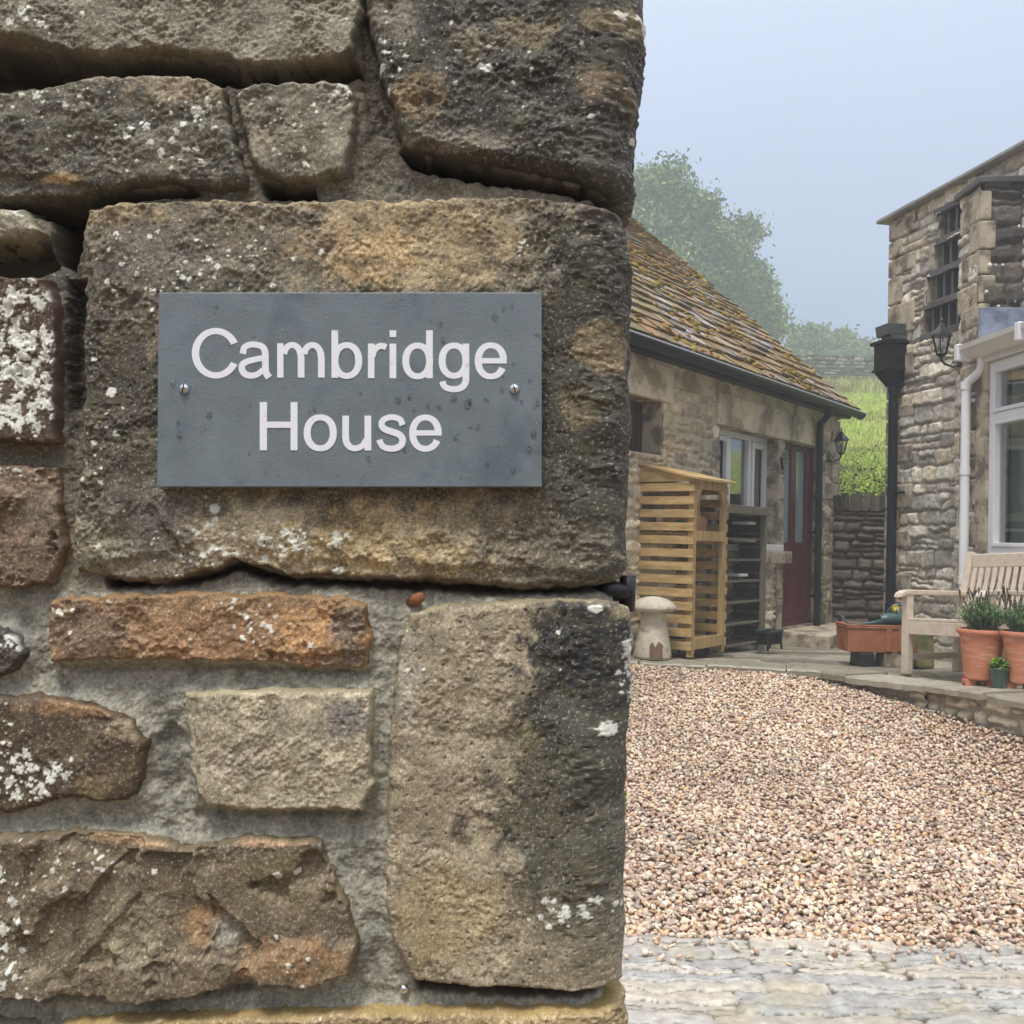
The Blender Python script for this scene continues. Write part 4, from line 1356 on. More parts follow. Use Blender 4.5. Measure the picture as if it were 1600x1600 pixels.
reveal(barn, 'window_reveal', BF, wl, wr, wb, wt, .22, MT['quoin'])
reveal(barn, 'door_reveal', BF, dl, dr, db, dt, .22, MT['quoin'])
reveal(barn, 'hatch_reveal', BF, ol, orr, ob, ot, .25, MT['quoin'])
mb = MB()
mb.box(BF, ol, orr, -.24, -.18, ob, ot)
n = 7
for i in range(n):
    w = (orr - ol) / n
    mb.box(BF, ol + i * w + .004, ol + (i + 1) * w - .004, -.18, -.165, ob, ot)
mb.build('hatch_boards', MT['maroon_dark'], barn)
# lintels and dressed stones, a few millimetres proud
def slab(name, x0, x1, yb0, h, proud, mat, f=BF, a=None):
    a0, a1 = (bp(x0, 660)[0], bp(x1, 660)[0]) if a is None else a
    mb = MB()
    mb.box(f, a0, a1, -.15, proud, yb0, yb0 + h)
    return mb.build(name, mat, barn, bevel=.008)


lint = wt
slab('lintel', 1116, 1231, lint + .002, .30, .045, MT['dressed'])
slab('lintel', 1232, 1277, lint + .01, .27, .05, MT['dressed'])
slab('lintel', 940, 1044, ot + .002, .30, .045, MT['dressed'])
# upper band of long pale blocks under the eaves
r = random.Random(8)
mb = MB()
a = -6.8
while a < -.2:
    L = r.uniform(.5, 1.1)
    h0 = EAV - r.uniform(.34, .42)
    mb.box(BF, a, min(a + L - .012, -.16), -.1, r.uniform(.02, .034), h0, EAV - .02)
    a += L
mb.build('eaves_course', MT['dressed'], barn, bevel=.01)
# jamb stones round door and window
for a0, a1, c0, c1 in ((wr + .004, dl - .19, wb - .08, wt), (dl - .185, dl - .004, db, dt), (dr + .004, dr + .13, db, dt)):
    mb = MB()
    z = c0
    while z < c1 - .02:
        h = r.uniform(.16, .34)
        j = r.uniform(-.02, .02)
        mb.box(BF, a0, a1 + min(0, j) if a1 > a0 + .05 else a1, -.12, r.uniform(.022, .034), z, min(z + h - .01, c1))
        z += h
    mb.build('jamb', MT['quoin'], barn, bevel=.01)
# quoins at the corner
mb = MB()
z = -.25
k = 0
while z < EAV - .05:
    h = r.uniform(.18, .30)
    l1, l2 = ((.42, .2), (.22, .4))[k % 2]
    V0 = [BF.pt(-l1, .035, z), BF.pt(.035, .035, z), BF.pt(.035, -l2, z), BF.pt(-l1, -l2, z)]
    h1 = min(z + h - .012, EAV - .03)
    V1 = [v + np.array([0, 0, h1 - z]) for v in V0]
    mb.add(V0 + V1, [(3, 2, 1, 0), (4, 5, 6, 7), (0, 1, 5, 4), (1, 2, 6, 5), (2, 3, 7, 6), (3, 0, 4, 7)])
    z += h
    k += 1
mb.build('quoins', MT['quoin'], barn, bevel=.014)

# window: white casements
win = None
mb = MB()
fb = -.10
def wframe(mb, f, a0, a1, c0, c1, w, b0, b1):
    mb.box(f, a0, a0 + w, b0, b1, c0, c1)
    mb.box(f, a1 - w, a1, b0, b1, c0, c1)
    mb.box(f, a0 + w, a1 - w, b0, b1 - .002, c0, c0 + w)
    mb.box(f, a0 + w, a1 - w, b0, b1 - .002, c1 - w, c1)


wframe(mb, BF, wl, wr, wb, wt, .055, fb - .06, fb)
xa = bp(1140, 700, fb)[0]
xb = bp(1172, 700, fb)[0]
for x in (xa, xb):
    mb.box(BF, x - .035, x + .035, fb - .06, fb - .001, wb + .055, wt - .055)
wframe(mb, BF, xb + .04, wr - .06, wb + .06, wt - .06, .06, fb - .03, fb + .012)
wframe(mb, BF, wl + .06, xa - .04, wb + .06, wt - .06, .05, fb - .03, fb + .012)
win = mb.build('window', MT['white_pvc'], barn, bevel=.004)
mb = MB()
mb.box(BF, wl + .03, wr - .03, fb - .045, fb - .038, wb + .03, wt - .03)
mb.build('pane', MT['glass'], win)
mb = MB()
mb.box(BF, wl - .1, wr + .1, fb - .5, fb - .46, wb - .1, wt + .1)
mb.build('dark_room', MT['dark'], barn)
mb = MB()
mb.box(BF, wl - .06, wr + .09, -.18, .05, wb - .07, wb - .006)
mb.build('window_sill', MT['white_pvc'], barn, bevel=.006)
mb = MB()
mb.box(BF, wl - .25, wr + .26, -.1, .075, wb - .20, wb - .074)
mb.build('sill_stone', MT['quoin'], barn, bevel=.01)

# door
db0 = -.09
mb = MB()
wframe(mb, BF, dl, dr, db, dt, .05, db0 - .07, db0 + .02)
dfr = mb.build('door_frame', MT['maroon'], barn, bevel=.004)
mb = MB()
gz0, gz1 = bp(1240, 848, db0)[1], bp(1240, 703, db0)[1]
W2 = dr - dl - .10
a0, a1 = dl + .052, dr - .052
am = (a0 + a1) / 2
sw = W2 * .13
mb.box(BF, a0, a1, db0 - .05, db0 - .012, db + .05, gz0 - .005)             # lower panel
mb.box(BF, a0, a0 + sw, db0 - .05, db0, db + .05, dt - .05)
mb.box(BF, a1 - sw, a1, db0 - .05, db0, db + .05, dt - .05)
mb.box(BF, am - sw * .6, am + sw * .6, db0 - .05, db0, db + .05, dt - .05)
mb.box(BF, a0 + sw, a1 - sw, db0 - .05, db0 - .003, gz1, dt - .05)
mb.box(BF, a0 + sw, a1 - sw, db0 - .05, db0 - .003, gz0 - .12, gz0)
mb.box(BF, a0 + sw, a1 - sw, db0 - .05, db0 - .003, db + .05, db + .22)
door = mb.build('door', MT['maroon'], barn, bevel=.004)
mb = MB()
for x0, x1 in ((a0 + sw, am - sw * .6), (am + sw * .6, a1 - sw)):
    mb.box(BF, x0, x1, db0 - .035, db0 - .025, gz0, gz1)
mb.build('frosted_pane', MT['frost'], door)
mb = MB()      # black iron bird-shaped bracket beside the door
hx, hz = bp(1217, 722)
mb.prism(BF, [(hx - .05, hz + .05), (hx - .01, hz + .015), (hx + .05, hz + .03), (hx + .12, hz + .045), (hx + .17, hz + .02), (hx + .11, hz - .005), (hx + .04, hz - .02), (hx + .0, hz - .08), (hx - .03, hz - .02)], .03, .055)
mb.build('iron_bracket', MT['iron'], barn)
# step in front of the door
mb = MB()
mb.box(BF, dl - .28, .16, .0, .62, -.2, db - .012)
mb.build('door_step', MT['quoin'], barn, bevel=.012)


# roof
def roof():
    up = -BN * math.cos(PIT) + np.array([0, 0, math.sin(PIT)])
    nr = BN * math.sin(PIT) + np.array([0, 0, math.cos(PIT)])
    ov = .16
    O = B0 + BN * ov + np.array([0, 0, EAV - ov * math.tan(PIT) + .03])
    RFm = Frame(O, BA, nr, up)
    SL = (RDG + ov) / math.cos(PIT)
    back_up = BN * math.cos(PIT) + np.array([0, 0, math.sin(PIT)])
    nb = -BN * math.sin(PIT) + np.array([0, 0, math.cos(PIT)])
    O2 = O - BN * 2 * (RDG + ov)
    mb = MB()
    mb.box(RFm, -8.3, .12, -.06, -.004, 0, SL)
    mb.box(Frame(O2, BA, nb, back_up), -8.3, .12, -.06, .02, 0, SL)
    rf = mb.build('roof', MT['quoin'], barn)
    r = random.Random(3)
    V, F, C = [], [], []
    pal = [(150, 142, 138), (132, 124, 120), (156, 148, 142), (138, 120, 96), (118, 106, 88), (150, 130, 98), (166, 158, 154), (124, 108, 82)]
    c = -.02
    hgt = .20
    row = 0
    while c < SL:
        a = -8.3 + r.uniform(0, .2)
        while a < .14:
            w = r.uniform(.12, .30)
            a1 = min(a + w, .14 + r.uniform(0, .05))
            if a1 - a < .06: break
            th = r.uniform(.014, .030)
            L = hgt * 1.75
            j0, j1 = r.uniform(-.014, .02), r.uniform(-.014, .02)
            b0 = .034 + r.uniform(0, .012)
            sk = r.uniform(-.006, .006)
            ch = .02
            q = [(a + .004 + ch, c + j0), (a1 - .004 - ch * r.random(), c + j1), (a1 - .004, c + j1 + ch * 1.5), (a1 - .004, c + L), (a + .004, c + L), (a + .004, c + j0 + ch * 1.5)]
            bt = lambda cc: b0 * (1 - (cc - c) / L) + .004
            top = [RFm.pt(x, bt(y) + th + (x - a) * sk, y) for x, y in q]
            bot = [RFm.pt(x, bt(y) + (x - a) * sk - .002, y) for x, y in q]
            n0 = len(V)
            V += top + bot
            m = len(q)
            F.append(tuple(n0 + i for i in range(m)))
            F += [(n0 + i, n0 + m + i, n0 + m + (i + 1) % m, n0 + (i + 1) % m) for i in range(m)]
            mo = float(fbm(np.array(a * .9), np.array(c * 1.3), 5, 2))
            col = lin(pal[r.randrange(len(pal))]) if r.random() > .60 + mo * .9 else lin(r.choice([(134, 110, 62), (120, 108, 58), (142, 108, 66), (112, 98, 56)]))
            C += [col * r.uniform(.8, 1.2)] * (2 * m)
            a = a1
        c += hgt
        hgt = max(.11, hgt * .975)
        row += 1
    o = mk('slates', V, F, MT['slate_roof'], rf, np.array(C))
    # moss cushions gathered on the slate tails
    pts = []
    rg = np.random.default_rng(6)
    for i in range(2600):
        a, cc = rg.uniform(-7.5, .05), rg.uniform(0, SL)
        if fbm(np.array(a * 1.1), np.array(cc * 1.6), 15, 3) < .02: continue
        pts.append(RFm.pt(a, rg.uniform(.035, .055), cc))
    o2 = pebbles('moss', np.array(pts), (.03, .10), srgb_pal((124, 104, 40), (150, 108, 50), (112, 100, 44), (140, 118, 52)), 9, flat=.45, mat='blade', sub=1, parent=rf)
    o2['kind'] = 'stuff'
    # ridge stones
    mb = MB()
    top = RFm.pt(0, 0, SL)
    a = -8.3
    while a < .1:
        L = min(.55, .14 - a)
        for f, in ((Frame(O, BA, nr, up),), (Frame(O2, BA, nb, back_up),)):
            mb.box(f, a, a + L - .01, .05, .085, SL - .22, SL + .03)
        a += .56
    mb.build('ridge_stones', MT['quoin'], rf, bevel=.008)
    # bed of mortar along the verge
    mb = MB()
    mb.box(RFm, .02, .115, -.03, .035, 0, SL)
    mb.build('verge', MT['quoin'], rf)


roof()
# gutter: half round on brackets, fascia, downpipe
gz = GZ
mb = MB()
mb.box(BF, -8.2, .12, .036, .125, EAV - .20, EAV - .10)
mb.build('fascia', MT['black_pvc'], barn)
V, F = [], []
prof = [(math.cos(t), math.sin(t)) for t in np.linspace(PI, 2 * PI, 9)]
prof = [(x * .060, z * .062) for x, z in prof] + [(x * .054, z * .056) for x, z in prof[::-1]]
prof = [(x, z) for x, z in prof]
m = len(prof)
for a in (-8.3, .25):
    for x, z in prof:
        V.append(BF.pt(a, GB + x, gz + z))
F = [(i, (i + 1) % m, m + (i + 1) % m, m + i) for i in range(m)] + [tuple(range(m)), tuple(range(2 * m - 1, m - 1, -1))]
mk('gutter', V, F, MT['black_pvc'], barn)
bpy.data.objects['gutter'].data.name = 'gutter'
mb = MB()
mb.tube([BF.pt(-8.3, GB + .060, gz + .004), BF.pt(.25, GB + .060, gz + .004)], .009, 6)
mb.tube([BF.pt(.246, GB + x, gz + z) for x, z in prof[:9]], .012, 6)
mb.build('gutter_highlight', hexmat('lip_highlight_paint', (.34, .36, .40), rough=.2, var=.1, bump=0), bpy.data.objects['gutter'])  # pale colour paints the wet highlight along the gutter's rim
pa = bp(1282, 760, .1)[0]
mb = MB()
mb.tube([BF.pt(pa, GB, gz - .06), BF.pt(pa, GB, gz - .10), BF.pt(pa, .09, gz - .22), BF.pt(pa, .085, gz - .36), BF.pt(pa, .085, db - .06)], .037, 12)
for z in (.55, 1.25):
    mb.tube([BF.pt(pa, .085, z), BF.pt(pa, .085, z + .07)], .044, 12)
    mb.box(BF, pa - .09, pa + .09, .0, .06, z + .01, z + .04)
mb.build('downpipe', MT['black_pvc'], barn, smooth=False)


# ================================================================== wall lanterns
def lantern(name, f, label, parts_scale=1.0, arm=.16):
    """f: origin on the wall at the height of the bracket; b outwards, c up"""
    t = thing(name, tuple(f.O), label, 'wall lantern', 'black wall lanterns')
    k = parts_scale
    mb = MB()
    mb.box(f, -.035 * k, .035 * k, 0, .016, -.07 * k, .07 * k)
    pts = [f.pt(0, .012, -.045 * k), f.pt(0, arm * .35, -.075 * k), f.pt(0, arm * .8, -.05 * k), f.pt(0, arm, -.012 * k), f.pt(0, arm, .02 * k)]
    mb.tube(pts, .011 * k, 8)
    mb.tube([f.pt(0, .014, .03 * k), f.pt(0, arm * .3, -.01 * k), f.pt(0, arm * .45, -.05 * k)], .007 * k, 8)
    mb.build('bracket', MT['iron'], t)
    g = lambda s, z: [f.pt(s * k * math.cos(q), arm + s * k * math.sin(q), z * k) for q in (PI / 6 + i * PI / 3 for i in range(6))]
    mb = MB()
    lo, hi = g(.045, .04), g(.085, .21)
    for i in range(6):
        mb.tube([lo[i], hi[i]], .006 * k, 6)
        mb.tube([lo[i], lo[(i + 1) % 6]], .006 * k, 6)
        mb.tube([hi[i], hi[(i + 1) % 6]], .008 * k, 6)
    A = g(.05, .035) + g(.02, .012)
    mb.add(A, [(i, (i + 1) % 6, 6 + (i + 1) % 6, 6 + i) for i in range(6)] + [tuple(range(6)), tuple(range(11, 5, -1))])
    mb.build('cage', MT['iron'], t)
    mb = MB()
    A = g(.108, .205) + g(.10, .225) + g(.045, .285) + g(.03, .31) + g(.012, .33)
    F = [(r_ * 6 + i, r_ * 6 + (i + 1) % 6, r_ * 6 + 6 + (i + 1) % 6, r_ * 6 + 6 + i) for r_ in range(4) for i in range(6)] + [tuple(range(6)), tuple(range(29, 23, -1))]
    mb.add(A, F)
    mb.tube([f.pt(0, arm, .33 * k), f.pt(0, arm, .355 * k), f.pt(0, arm, .38 * k)], [.006 * k, .012 * k, .002 * k], 8)
    mb.build('lid', MT['iron'], t)
    mb = MB()
    A = g(.043, .045) + g(.081, .205)
    mb.add(A, [(i, (i + 1) % 6, 6 + (i + 1) % 6, 6 + i) for i in range(6)])
    mb.build('glass', MT['lampglass'], t)
    mb = MB()
    mb.lathe(f.pt(0, arm, .07 * k), [(.012 * k, 0), (.024 * k, .03 * k), (.03 * k, .055 * k), (.02 * k, .08 * k), (.002, .09 * k)], 12)
    mb.build('bulb', MT['plastic_white'], t, smooth=True)
    return t


la, lc = bp(1291, 713)
lantern('wall_lantern', Frame(BF.pt(la, .03, lc), BF.A, BF.B, (0, 0, 1)), 'small black lantern on the barn corner beside the downpipe, seen against green grass', .86, .14)

# ================================================================== GAP WALL, HILLSIDE, FAR WALL
gw = thing('drystone_wall', (4.0, 11.8, .4), 'dark damp dry stone wall closing the gap between barn and house', 'dry stone wall')
p0, p1 = at(1286, 900, 11.9), at(1420, 900, 11.6)
L = float(np.hypot(p1[0] - p0[0], p1[1] - p0[1]))
a_ = np.array([p1[0] - p0[0], p1[1] - p0[1], 0]) / L
GW = Frame((p0[0], p0[1], .38), a_, (a_[1], -a_[0], 0), (0, 0, 1))
gtop = GW.px(1340, 772)[1] - .17
rubble_sheet('stonework', GW, 0, L + .6, -.1, gtop, .013, 800, gw, rows=(.06, .13), lens=(.12, .36), gap=.016, relief=.045, edge=.03,
             pal=srgb_pal((104, 96, 88), (88, 80, 74), (120, 110, 98), (96, 84, 76), (112, 104, 96)), mort=lin((50, 46, 42)))
mb = MB()
mb.box(GW, 0, L + .6, -.45, -.01, -.1, gtop - .01)
mb.build('core', MT['quoin'], gw)
mb = MB()
r = random.Random(14)
x = .02
while x < L + .5:
    w = r.uniform(.035, .085)
    h = r.uniform(.15, .20)
    tl = r.uniform(-.012, .012)
    mb.prism(GW, [(x, gtop - .02), (x + w - .003, gtop - .02), (x + w - .003 + tl, gtop + h - .006), (x + w * .5 + tl, gtop + h), (x + tl, gtop + h - .012)], -.42 + r.uniform(-.03, .03), .02 + r.uniform(-.02, .025), lin(r.choice([(88, 82, 72), (70, 66, 60), (104, 98, 84)])))
    x += w
mb.build('cope_stones', MT['rubble'], gw)


def hz(X, Y):
    d = np.maximum(Y - 12.2, 0)
    return np.interp(Y, [12, 13, 48.5, 70, 140], [.9, 1.35, 9.25, 11.6, 18]) + .25 * fbm(X * .12, Y * .12, 71, 3) * np.clip(d / 4, 0, 1)


def hillside():
    xs = np.concatenate([[-70, -40, -20, -10], np.arange(0, 26, .4), [30, 40, 70]])
    ys = np.concatenate([np.arange(12.45, 54, .35), [58, 66, 80, 94]])
    X, Y = np.meshgrid(xs, ys)
    Z = hz(X, Y) + np.where(Y < 48, .07 * fbm(X * .9, Y * .9, 73, 3), 0)
    F, _ = grid_faces(len(xs), len(ys))
    struct(mk('hillside', np.stack([X, Y, Z], -1), F, MT['grass'], smooth=True))


hillside()


def sky_blocker():                            # unseen slope added behind the viewpoint to block low sky light
    xs, ys = np.arange(-60, 61, 1.5), np.arange(-31, -5.4, .8)
    X, Y = np.meshgrid(xs, ys)
    d = -Y - 5.6
    Z = -.1 + .62 * d * sst(d, -.5, 5) * .9 + .5 * fbm(X * .15, Y * .15, 78, 3) * np.clip(d / 3, 0, 1)
    F, _ = grid_faces(len(xs), len(ys))
    struct(mk('blocking_hill', np.stack([X, Y, Z], -1), F, hexmat('blocker_grey', lin((104, 100, 90)), rough=.95, var=.3, scale=.6, bump=.6, bscale=4, bdist=.1, spec=.1), smooth=True))


sky_blocker()


def blades(name, pts, h, w, pal, seed, lean=.35, seg=2, mat='blade', parent=None, curve=.5):
    r = np.random.default_rng(seed)
    n = len(pts)
    hh = r.uniform(h[0], h[1], n)
    ang = r.uniform(0, 2 * PI, n)
    ln = r.normal(0, lean, n)
    ww = r.uniform(w[0], w[1], n)
    dx, dy = np.cos(ang), np.sin(ang)
    V = np.zeros((n, 5, 3))
    for k, (t, wk) in enumerate(((0, 1), (.55, .8))):
        off = ln * hh * (t ** (1 + curve))
        for j, sg in enumerate((-1, 1)):
            V[:, k * 2 + j, 0] = pts[:, 0] + dx * off - dy * ww * wk * sg / 2
            V[:, k * 2 + j, 1] = pts[:, 1] + dy * off + dx * ww * wk * sg / 2
            V[:, k * 2 + j, 2] = pts[:, 2] + hh * t
    V[:, 4] = pts + np.stack([dx * ln * hh, dy * ln * hh, hh], 1)
    F = np.array([(0, 1, 3), (0, 3, 2), (2, 3, 4)])
    F = (F[None] + (np.arange(n) * 5)[:, None, None]).reshape(-1, 3)
    pal = np.array(pal)
    c = pal[r.integers(0, len(pal), n)] * r.uniform(.7, 1.25, (n, 1))
    f1 = fbm(pts[:, 0] * .55, pts[:, 1] * .30, seed + 2, 3)
    w = sst(f1, -.05, .4)[:, None] * .75
    c = c * (1 - w) + lin((128, 122, 66)) * w * r.uniform(.7, 1.2, (n, 1))
    c = c * (1 + .5 * fbm(pts[:, 0] * 1.3, pts[:, 1] * .8, seed + 3, 2))[:, None]
    return mk(name, V.reshape(-1, 3), F, MT[mat], parent, np.repeat(np.clip(c, .01, .9), 5, 0))


def field_grass():
    rg = np.random.default_rng(31)
    pts = []
    for n, y0, y1 in ((16000, 12.6, 16), (26000, 16, 24), (26000, 24, 48)):
        Y = rg.uniform(y0, y1, n)
        X = Y * rg.uniform(.25, .60, n)
        pts.append(np.stack([X, Y, hz(X, Y)], 1))
    P = np.vstack(pts)
    dry = P[:, 1] > 41
    a = blades('long_grass', P[~dry], (.05, .17), (.009, .02), srgb_pal((160, 182, 70), (140, 166, 62), (176, 190, 90), (122, 148, 54), (188, 190, 104)), 32, lean=.8)
    tagit(a, 'long yellow green grass growing on the slope behind the yard', 'grass', None, 'stuff')
    b = blades('dry_grass', P[dry], (.2, .5), (.02, .05), srgb_pal((184, 172, 116), (170, 164, 100), (150, 158, 84)), 33)
    tagit(b, 'straw coloured grass along the foot of the far wall', 'grass', None, 'stuff')
    # tall leafy weeds above the dark wall
    rg = random.Random(5)
    pal = [lin(c) for c in ((86, 112, 44), (68, 94, 40), (104, 128, 48), (122, 142, 58))]
    mb = MB()
    for i in range(150):
        Y = rg.uniform(12.55, 13.4)
        X = Y * rg.uniform(.300, .375)
        z = 1.95
        H = rg.uniform(.35, .75) + (.35 if rg.random() < .12 else 0)
        tx, ty = rg.gauss(0, .06), rg.gauss(0, .06)
        c = rg.choice(pal)
        n = int(H / .035)
        for k in range(n):
            t = k / n
            p = np.array([X + tx * t, Y + ty * t, z + H * t])
            an = rg.uniform(0, 2 * PI)
            l = rg.uniform(.05, .12) * (1 - .55 * t)
            d = np.array([math.cos(an), math.sin(an), rg.uniform(-.1, .5)]) * l
            s = np.array([-math.sin(an), math.cos(an), 0]) * l * .28
            mb.add([p, p + d * .5 + s, p + d, p + d * .5 - s], [(0, 1, 2, 3)], c * rg.uniform(.75, 1.3))
    o = mb.build('weeds', MT['leaf'])
    tagit(o, 'tall leafy green weeds growing behind the dark dry stone wall', 'weeds', None, 'stuff')


field_grass()
fw = thing('drystone_wall', (14.4, 48.3, 9), 'distant grey dry stone wall running across the top of the green hillside', 'dry stone wall')
pz0 = at(1300, 590, 48.0)
FWf = Frame((pz0[0] - 14, 48.0, pz0[2] - .5), (1, 0, 0), (0, -1, 0), (0, 0, 1))
ft = (at(1300, 550, 48.0)[2] - pz0[2]) + .5
U_ = None


def far_mask(U, V):
    return V < ft - .14 + .09 * np.sin(U * 1.1) * .4 + .10 * gn(U * 2.2, U * 0, 4) + .09 * gn(U * 6, U * 0, 5)


rubble_sheet('stonework', FWf, 0, 26, 0, ft + .1, .045, 820, fw, mat=MT['farwall'], mask=far_mask, rows=(.12, .24), lens=(.22, .6), gap=.03, relief=.10, edge=.08, warp=.03, rad=.08,
             pal=srgb_pal((128, 122, 112), (108, 104, 96), (144, 138, 126), (94, 90, 82)), mort=lin((60, 58, 52)))
mb = MB()
mb.box(FWf, 0, 26, -.5, -.02, 0, ft - .22)
mb.build('core', MT['quoin'], fw)


# ================================================================== TREES
def tree(name, label, base, H, lobes, nclump, nleaf, ls, pal, seed, group=None, trunk=.18):
    rg = np.random.default_rng(seed)
    t = thing(name, base, label, 'tree', group)
    base = np.array(base)
    lobes = [(np.array(c), np.array(r)) for c, r in lobes]
    vol = np.array([np.prod(r) for c, r in lobes])
    cl = []
    for i in range(nclump):
        c, r = lobes[rg.choice(len(lobes), p=vol / vol.sum())]
        v = rg.normal(size=3)
        v /= np.linalg.norm(v)
        rad = rg.uniform(.25, 1.0) ** .45
        cl.append(c + v * r * rad)
    cl = np.array(cl)
    mb = MB()
    top = base + np.array([0, 0, H * .9])
    bend = rg.normal(0, .04 * H, 3)
    ks = np.linspace(0, 1, 7)
    path = [base + (top - base) * k + bend * math.sin(k * PI) for k in ks]
    mb.tube(path, [trunk * (1 - .9 * k) for k in ks], 9)
    for i in range(16):
        k = rg.uniform(.18, .8)
        p = base + (top - base) * k + bend * math.sin(k * PI)
        q = base + cl[rg.integers(len(cl))]
        m = (p + q) / 2 + np.array([0, 0, .08 * H])
        mb.tube([p, m, q], [trunk * .42 * (1 - k * .6), trunk * .22, trunk * .06], 6)
    mb.build('trunk', MT['bark'], t)
    n = nleaf
    ci = rg.integers(0, len(cl), n)
    sp_ = rg.normal(size=(n, 3)) * np.array([.36, .36, .28]) * (H / 10) ** .5 * rg.uniform(.6, 1.5, len(cl))[ci][:, None]
    P = cl[ci] + sp_ + base
    a = rg.normal(size=(n, 3))
    a[:, 2] -= .4
    a /= np.linalg.norm(a, axis=1, keepdims=True)
    b = np.cross(a, rg.normal(size=(n, 3)))
    b /= np.linalg.norm(b, axis=1, keepdims=True)
    s = (ls * rg.uniform(.6, 1.4, n))[:, None]
    V = np.stack([P - a * s, P + b * s * .5, P + a * s, P - b * s * .5], 1)
    F = np.arange(4 * n).reshape(-1, 4)
    pal = np.array(pal)
    cc = pal[rg.integers(0, len(pal), len(cl))] * rg.uniform(.75, 1.25, (len(cl), 1))
    c = cc[ci] * rg.uniform(.8, 1.25, (n, 1))
    mk('crown', V.reshape(-1, 3), F, MT['leaf'], t, np.repeat(c, 4, 0))
    return t


TP = [lin(c) * .88 for c in ((104, 126, 78), (84, 106, 72), (122, 144, 84), (74, 96, 70), (138, 156, 92))]


def px_tree(name, label, Y, basepx, lobes_px, nclump, nleaf, ls, seed, group, trunk=.2, depth=1.0):
    b = at(basepx, 600, Y)
    z = float(hz(np.array(b[0]), np.array(Y))) - .1
    base = (b[0], Y, z)
    lob = []
    topz = 0
    for (x, y, rx, ry) in lobes_px:
        p = at(x, y, Y)
        k = Y / 1600
        lob.append((p - np.array(base), (rx * k, rx * k * depth, ry * k)))
        topz = max(topz, p[2] + ry * k - z)
    return tree(name, label, base, topz, lob, nclump, nleaf, ls, TP, seed, group, trunk)


TG = 'trees behind the barn'
px_tree('birch_tree', 'tallest hazy green tree rising behind the mossy barn roof', 58, 1010, [(1036, 300, 44, 52), (1000, 360, 62, 80), (1070, 350, 52, 60), (1085, 420, 60, 70), (1010, 450, 90, 60), (960, 330, 50, 70)], 520, 60000, .15, 61, TG, .45)
px_tree('birch_tree', 'middle hazy tree with a notched crown stepping down right of the tallest tree', 60, 1135, [(1140, 400, 34, 40), (1162, 365, 24, 26), (1150, 455, 48, 48), (1110, 470, 50, 50), (1186, 420, 16, 20)], 320, 32000, .145, 62, TG, .35)
px_tree('birch_tree', 'smallest hazy tree lowest on the slope behind the barn roof edge', 62, 1190, [(1195, 480, 24, 30), (1180, 510, 40, 36), (1215, 520, 20, 22), (1150, 530, 50, 36)], 180, 18000, .14, 63, TG, .28)
FG = 'trees on the skyline above the far wall'
px_tree('skyline_tree', 'round topped misty tree left above the far dry stone wall', 76, 1262, [(1262, 540, 26, 32), (1248, 556, 22, 22)], 80, 6500, .19, 64, FG, .3)
px_tree('skyline_tree', 'broad misty tree in the middle above the far dry stone wall', 78, 1306, [(1306, 540, 28, 28), (1320, 556, 30, 20), (1290, 556, 22, 20)], 90, 7000, .19, 65, FG, .3)
px_tree('skyline_tree', 'lower misty tree above the far wall, next to the black rain hopper', 80, 1352, [(1348, 552, 20, 18), (1368, 556, 26, 18), (1390, 558, 26, 18)], 80, 6500, .19, 66, FG, .25)


# ================================================================== HOUSE
HP = np.array([3.5, 9.5, .45])
ha = np.array([.187, -.982, 0])
ha /= np.linalg.norm(ha)
hn = np.array([ha[1], -ha[0], 0])            # faces the yard (-x)
HF = Frame(HP, ha, hn, (0, 0, 1))            # a runs from the far corner towards the camera
house = thing('house', tuple(HP), 'tall rubble stone house with slate shelved slit window, chimney breast and white sunroom', 'house')
HTOP = HF.px(1392, 348)[1]
rowsp = [(1470, 333, 371), (1461, 383, 422), (1451, 434, 474), (1446, 485, 523)]
slits = []
for (xl, yt, yb) in rowsp:
    a0 = HF.px(xl, (yt + yb) / 2)[0]
    slits.append((a0, 1.30, HF.px(xl + 10, yb - 3)[1], HF.px(xl + 10, yt - 3)[1]))
holes = [tuple(s) for s in slits]
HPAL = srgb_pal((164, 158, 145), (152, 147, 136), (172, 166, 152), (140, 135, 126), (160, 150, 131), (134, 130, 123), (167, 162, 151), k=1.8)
HMORT = lin((130, 124, 112)) * 1.7
rubble_sheet('yard_wall', HF, 0, 4.6, -.25, HTOP, .0115, 900, house, holes=holes, rows=(.085, .165), lens=(.11, .34), gap=.016, relief=.024, edge=.010, warp=.022, split=.25, pal=HPAL, mort=HMORT, rad=.022, tint=.17)
HB_ = Frame(HP, -hn, -ha, (0, 0, 1))         # back gable, faces away
rubble_sheet('back_wall', HB_, 0, 5, -.25, HTOP, .03, 901, house, rows=(.09, .19), lens=(.14, .44), gap=.018, relief=.034, pal=HPAL, mort=HMORT)
mb = MB()
z, k = -.2, 0
r = random.Random(77)
while z < HTOP - .06:
    h = r.uniform(.16, .30)
    l1, l2 = ((.40, .2), (.2, .4))[k % 2]
    h1 = min(z + h - .012, HTOP - .03)
    V0 = [HF.pt(-.03, .036, z), HF.pt(l1, .036 + r.uniform(-.006, .004), z), HF.pt(l1, -l2, z), HF.pt(-.03, -l2, z)]
    V1 = [v + np.array([0, 0, h1 - z]) for v in V0]
    mb.add(V0 + V1, [(3, 2, 1, 0), (4, 5, 6, 7), (0, 1, 5, 4), (1, 2, 6, 5), (2, 3, 7, 6), (3, 0, 4, 7)])
    z += h
    k += 1
mb.build('quoins', MT['quoin'], house, bevel=.016)
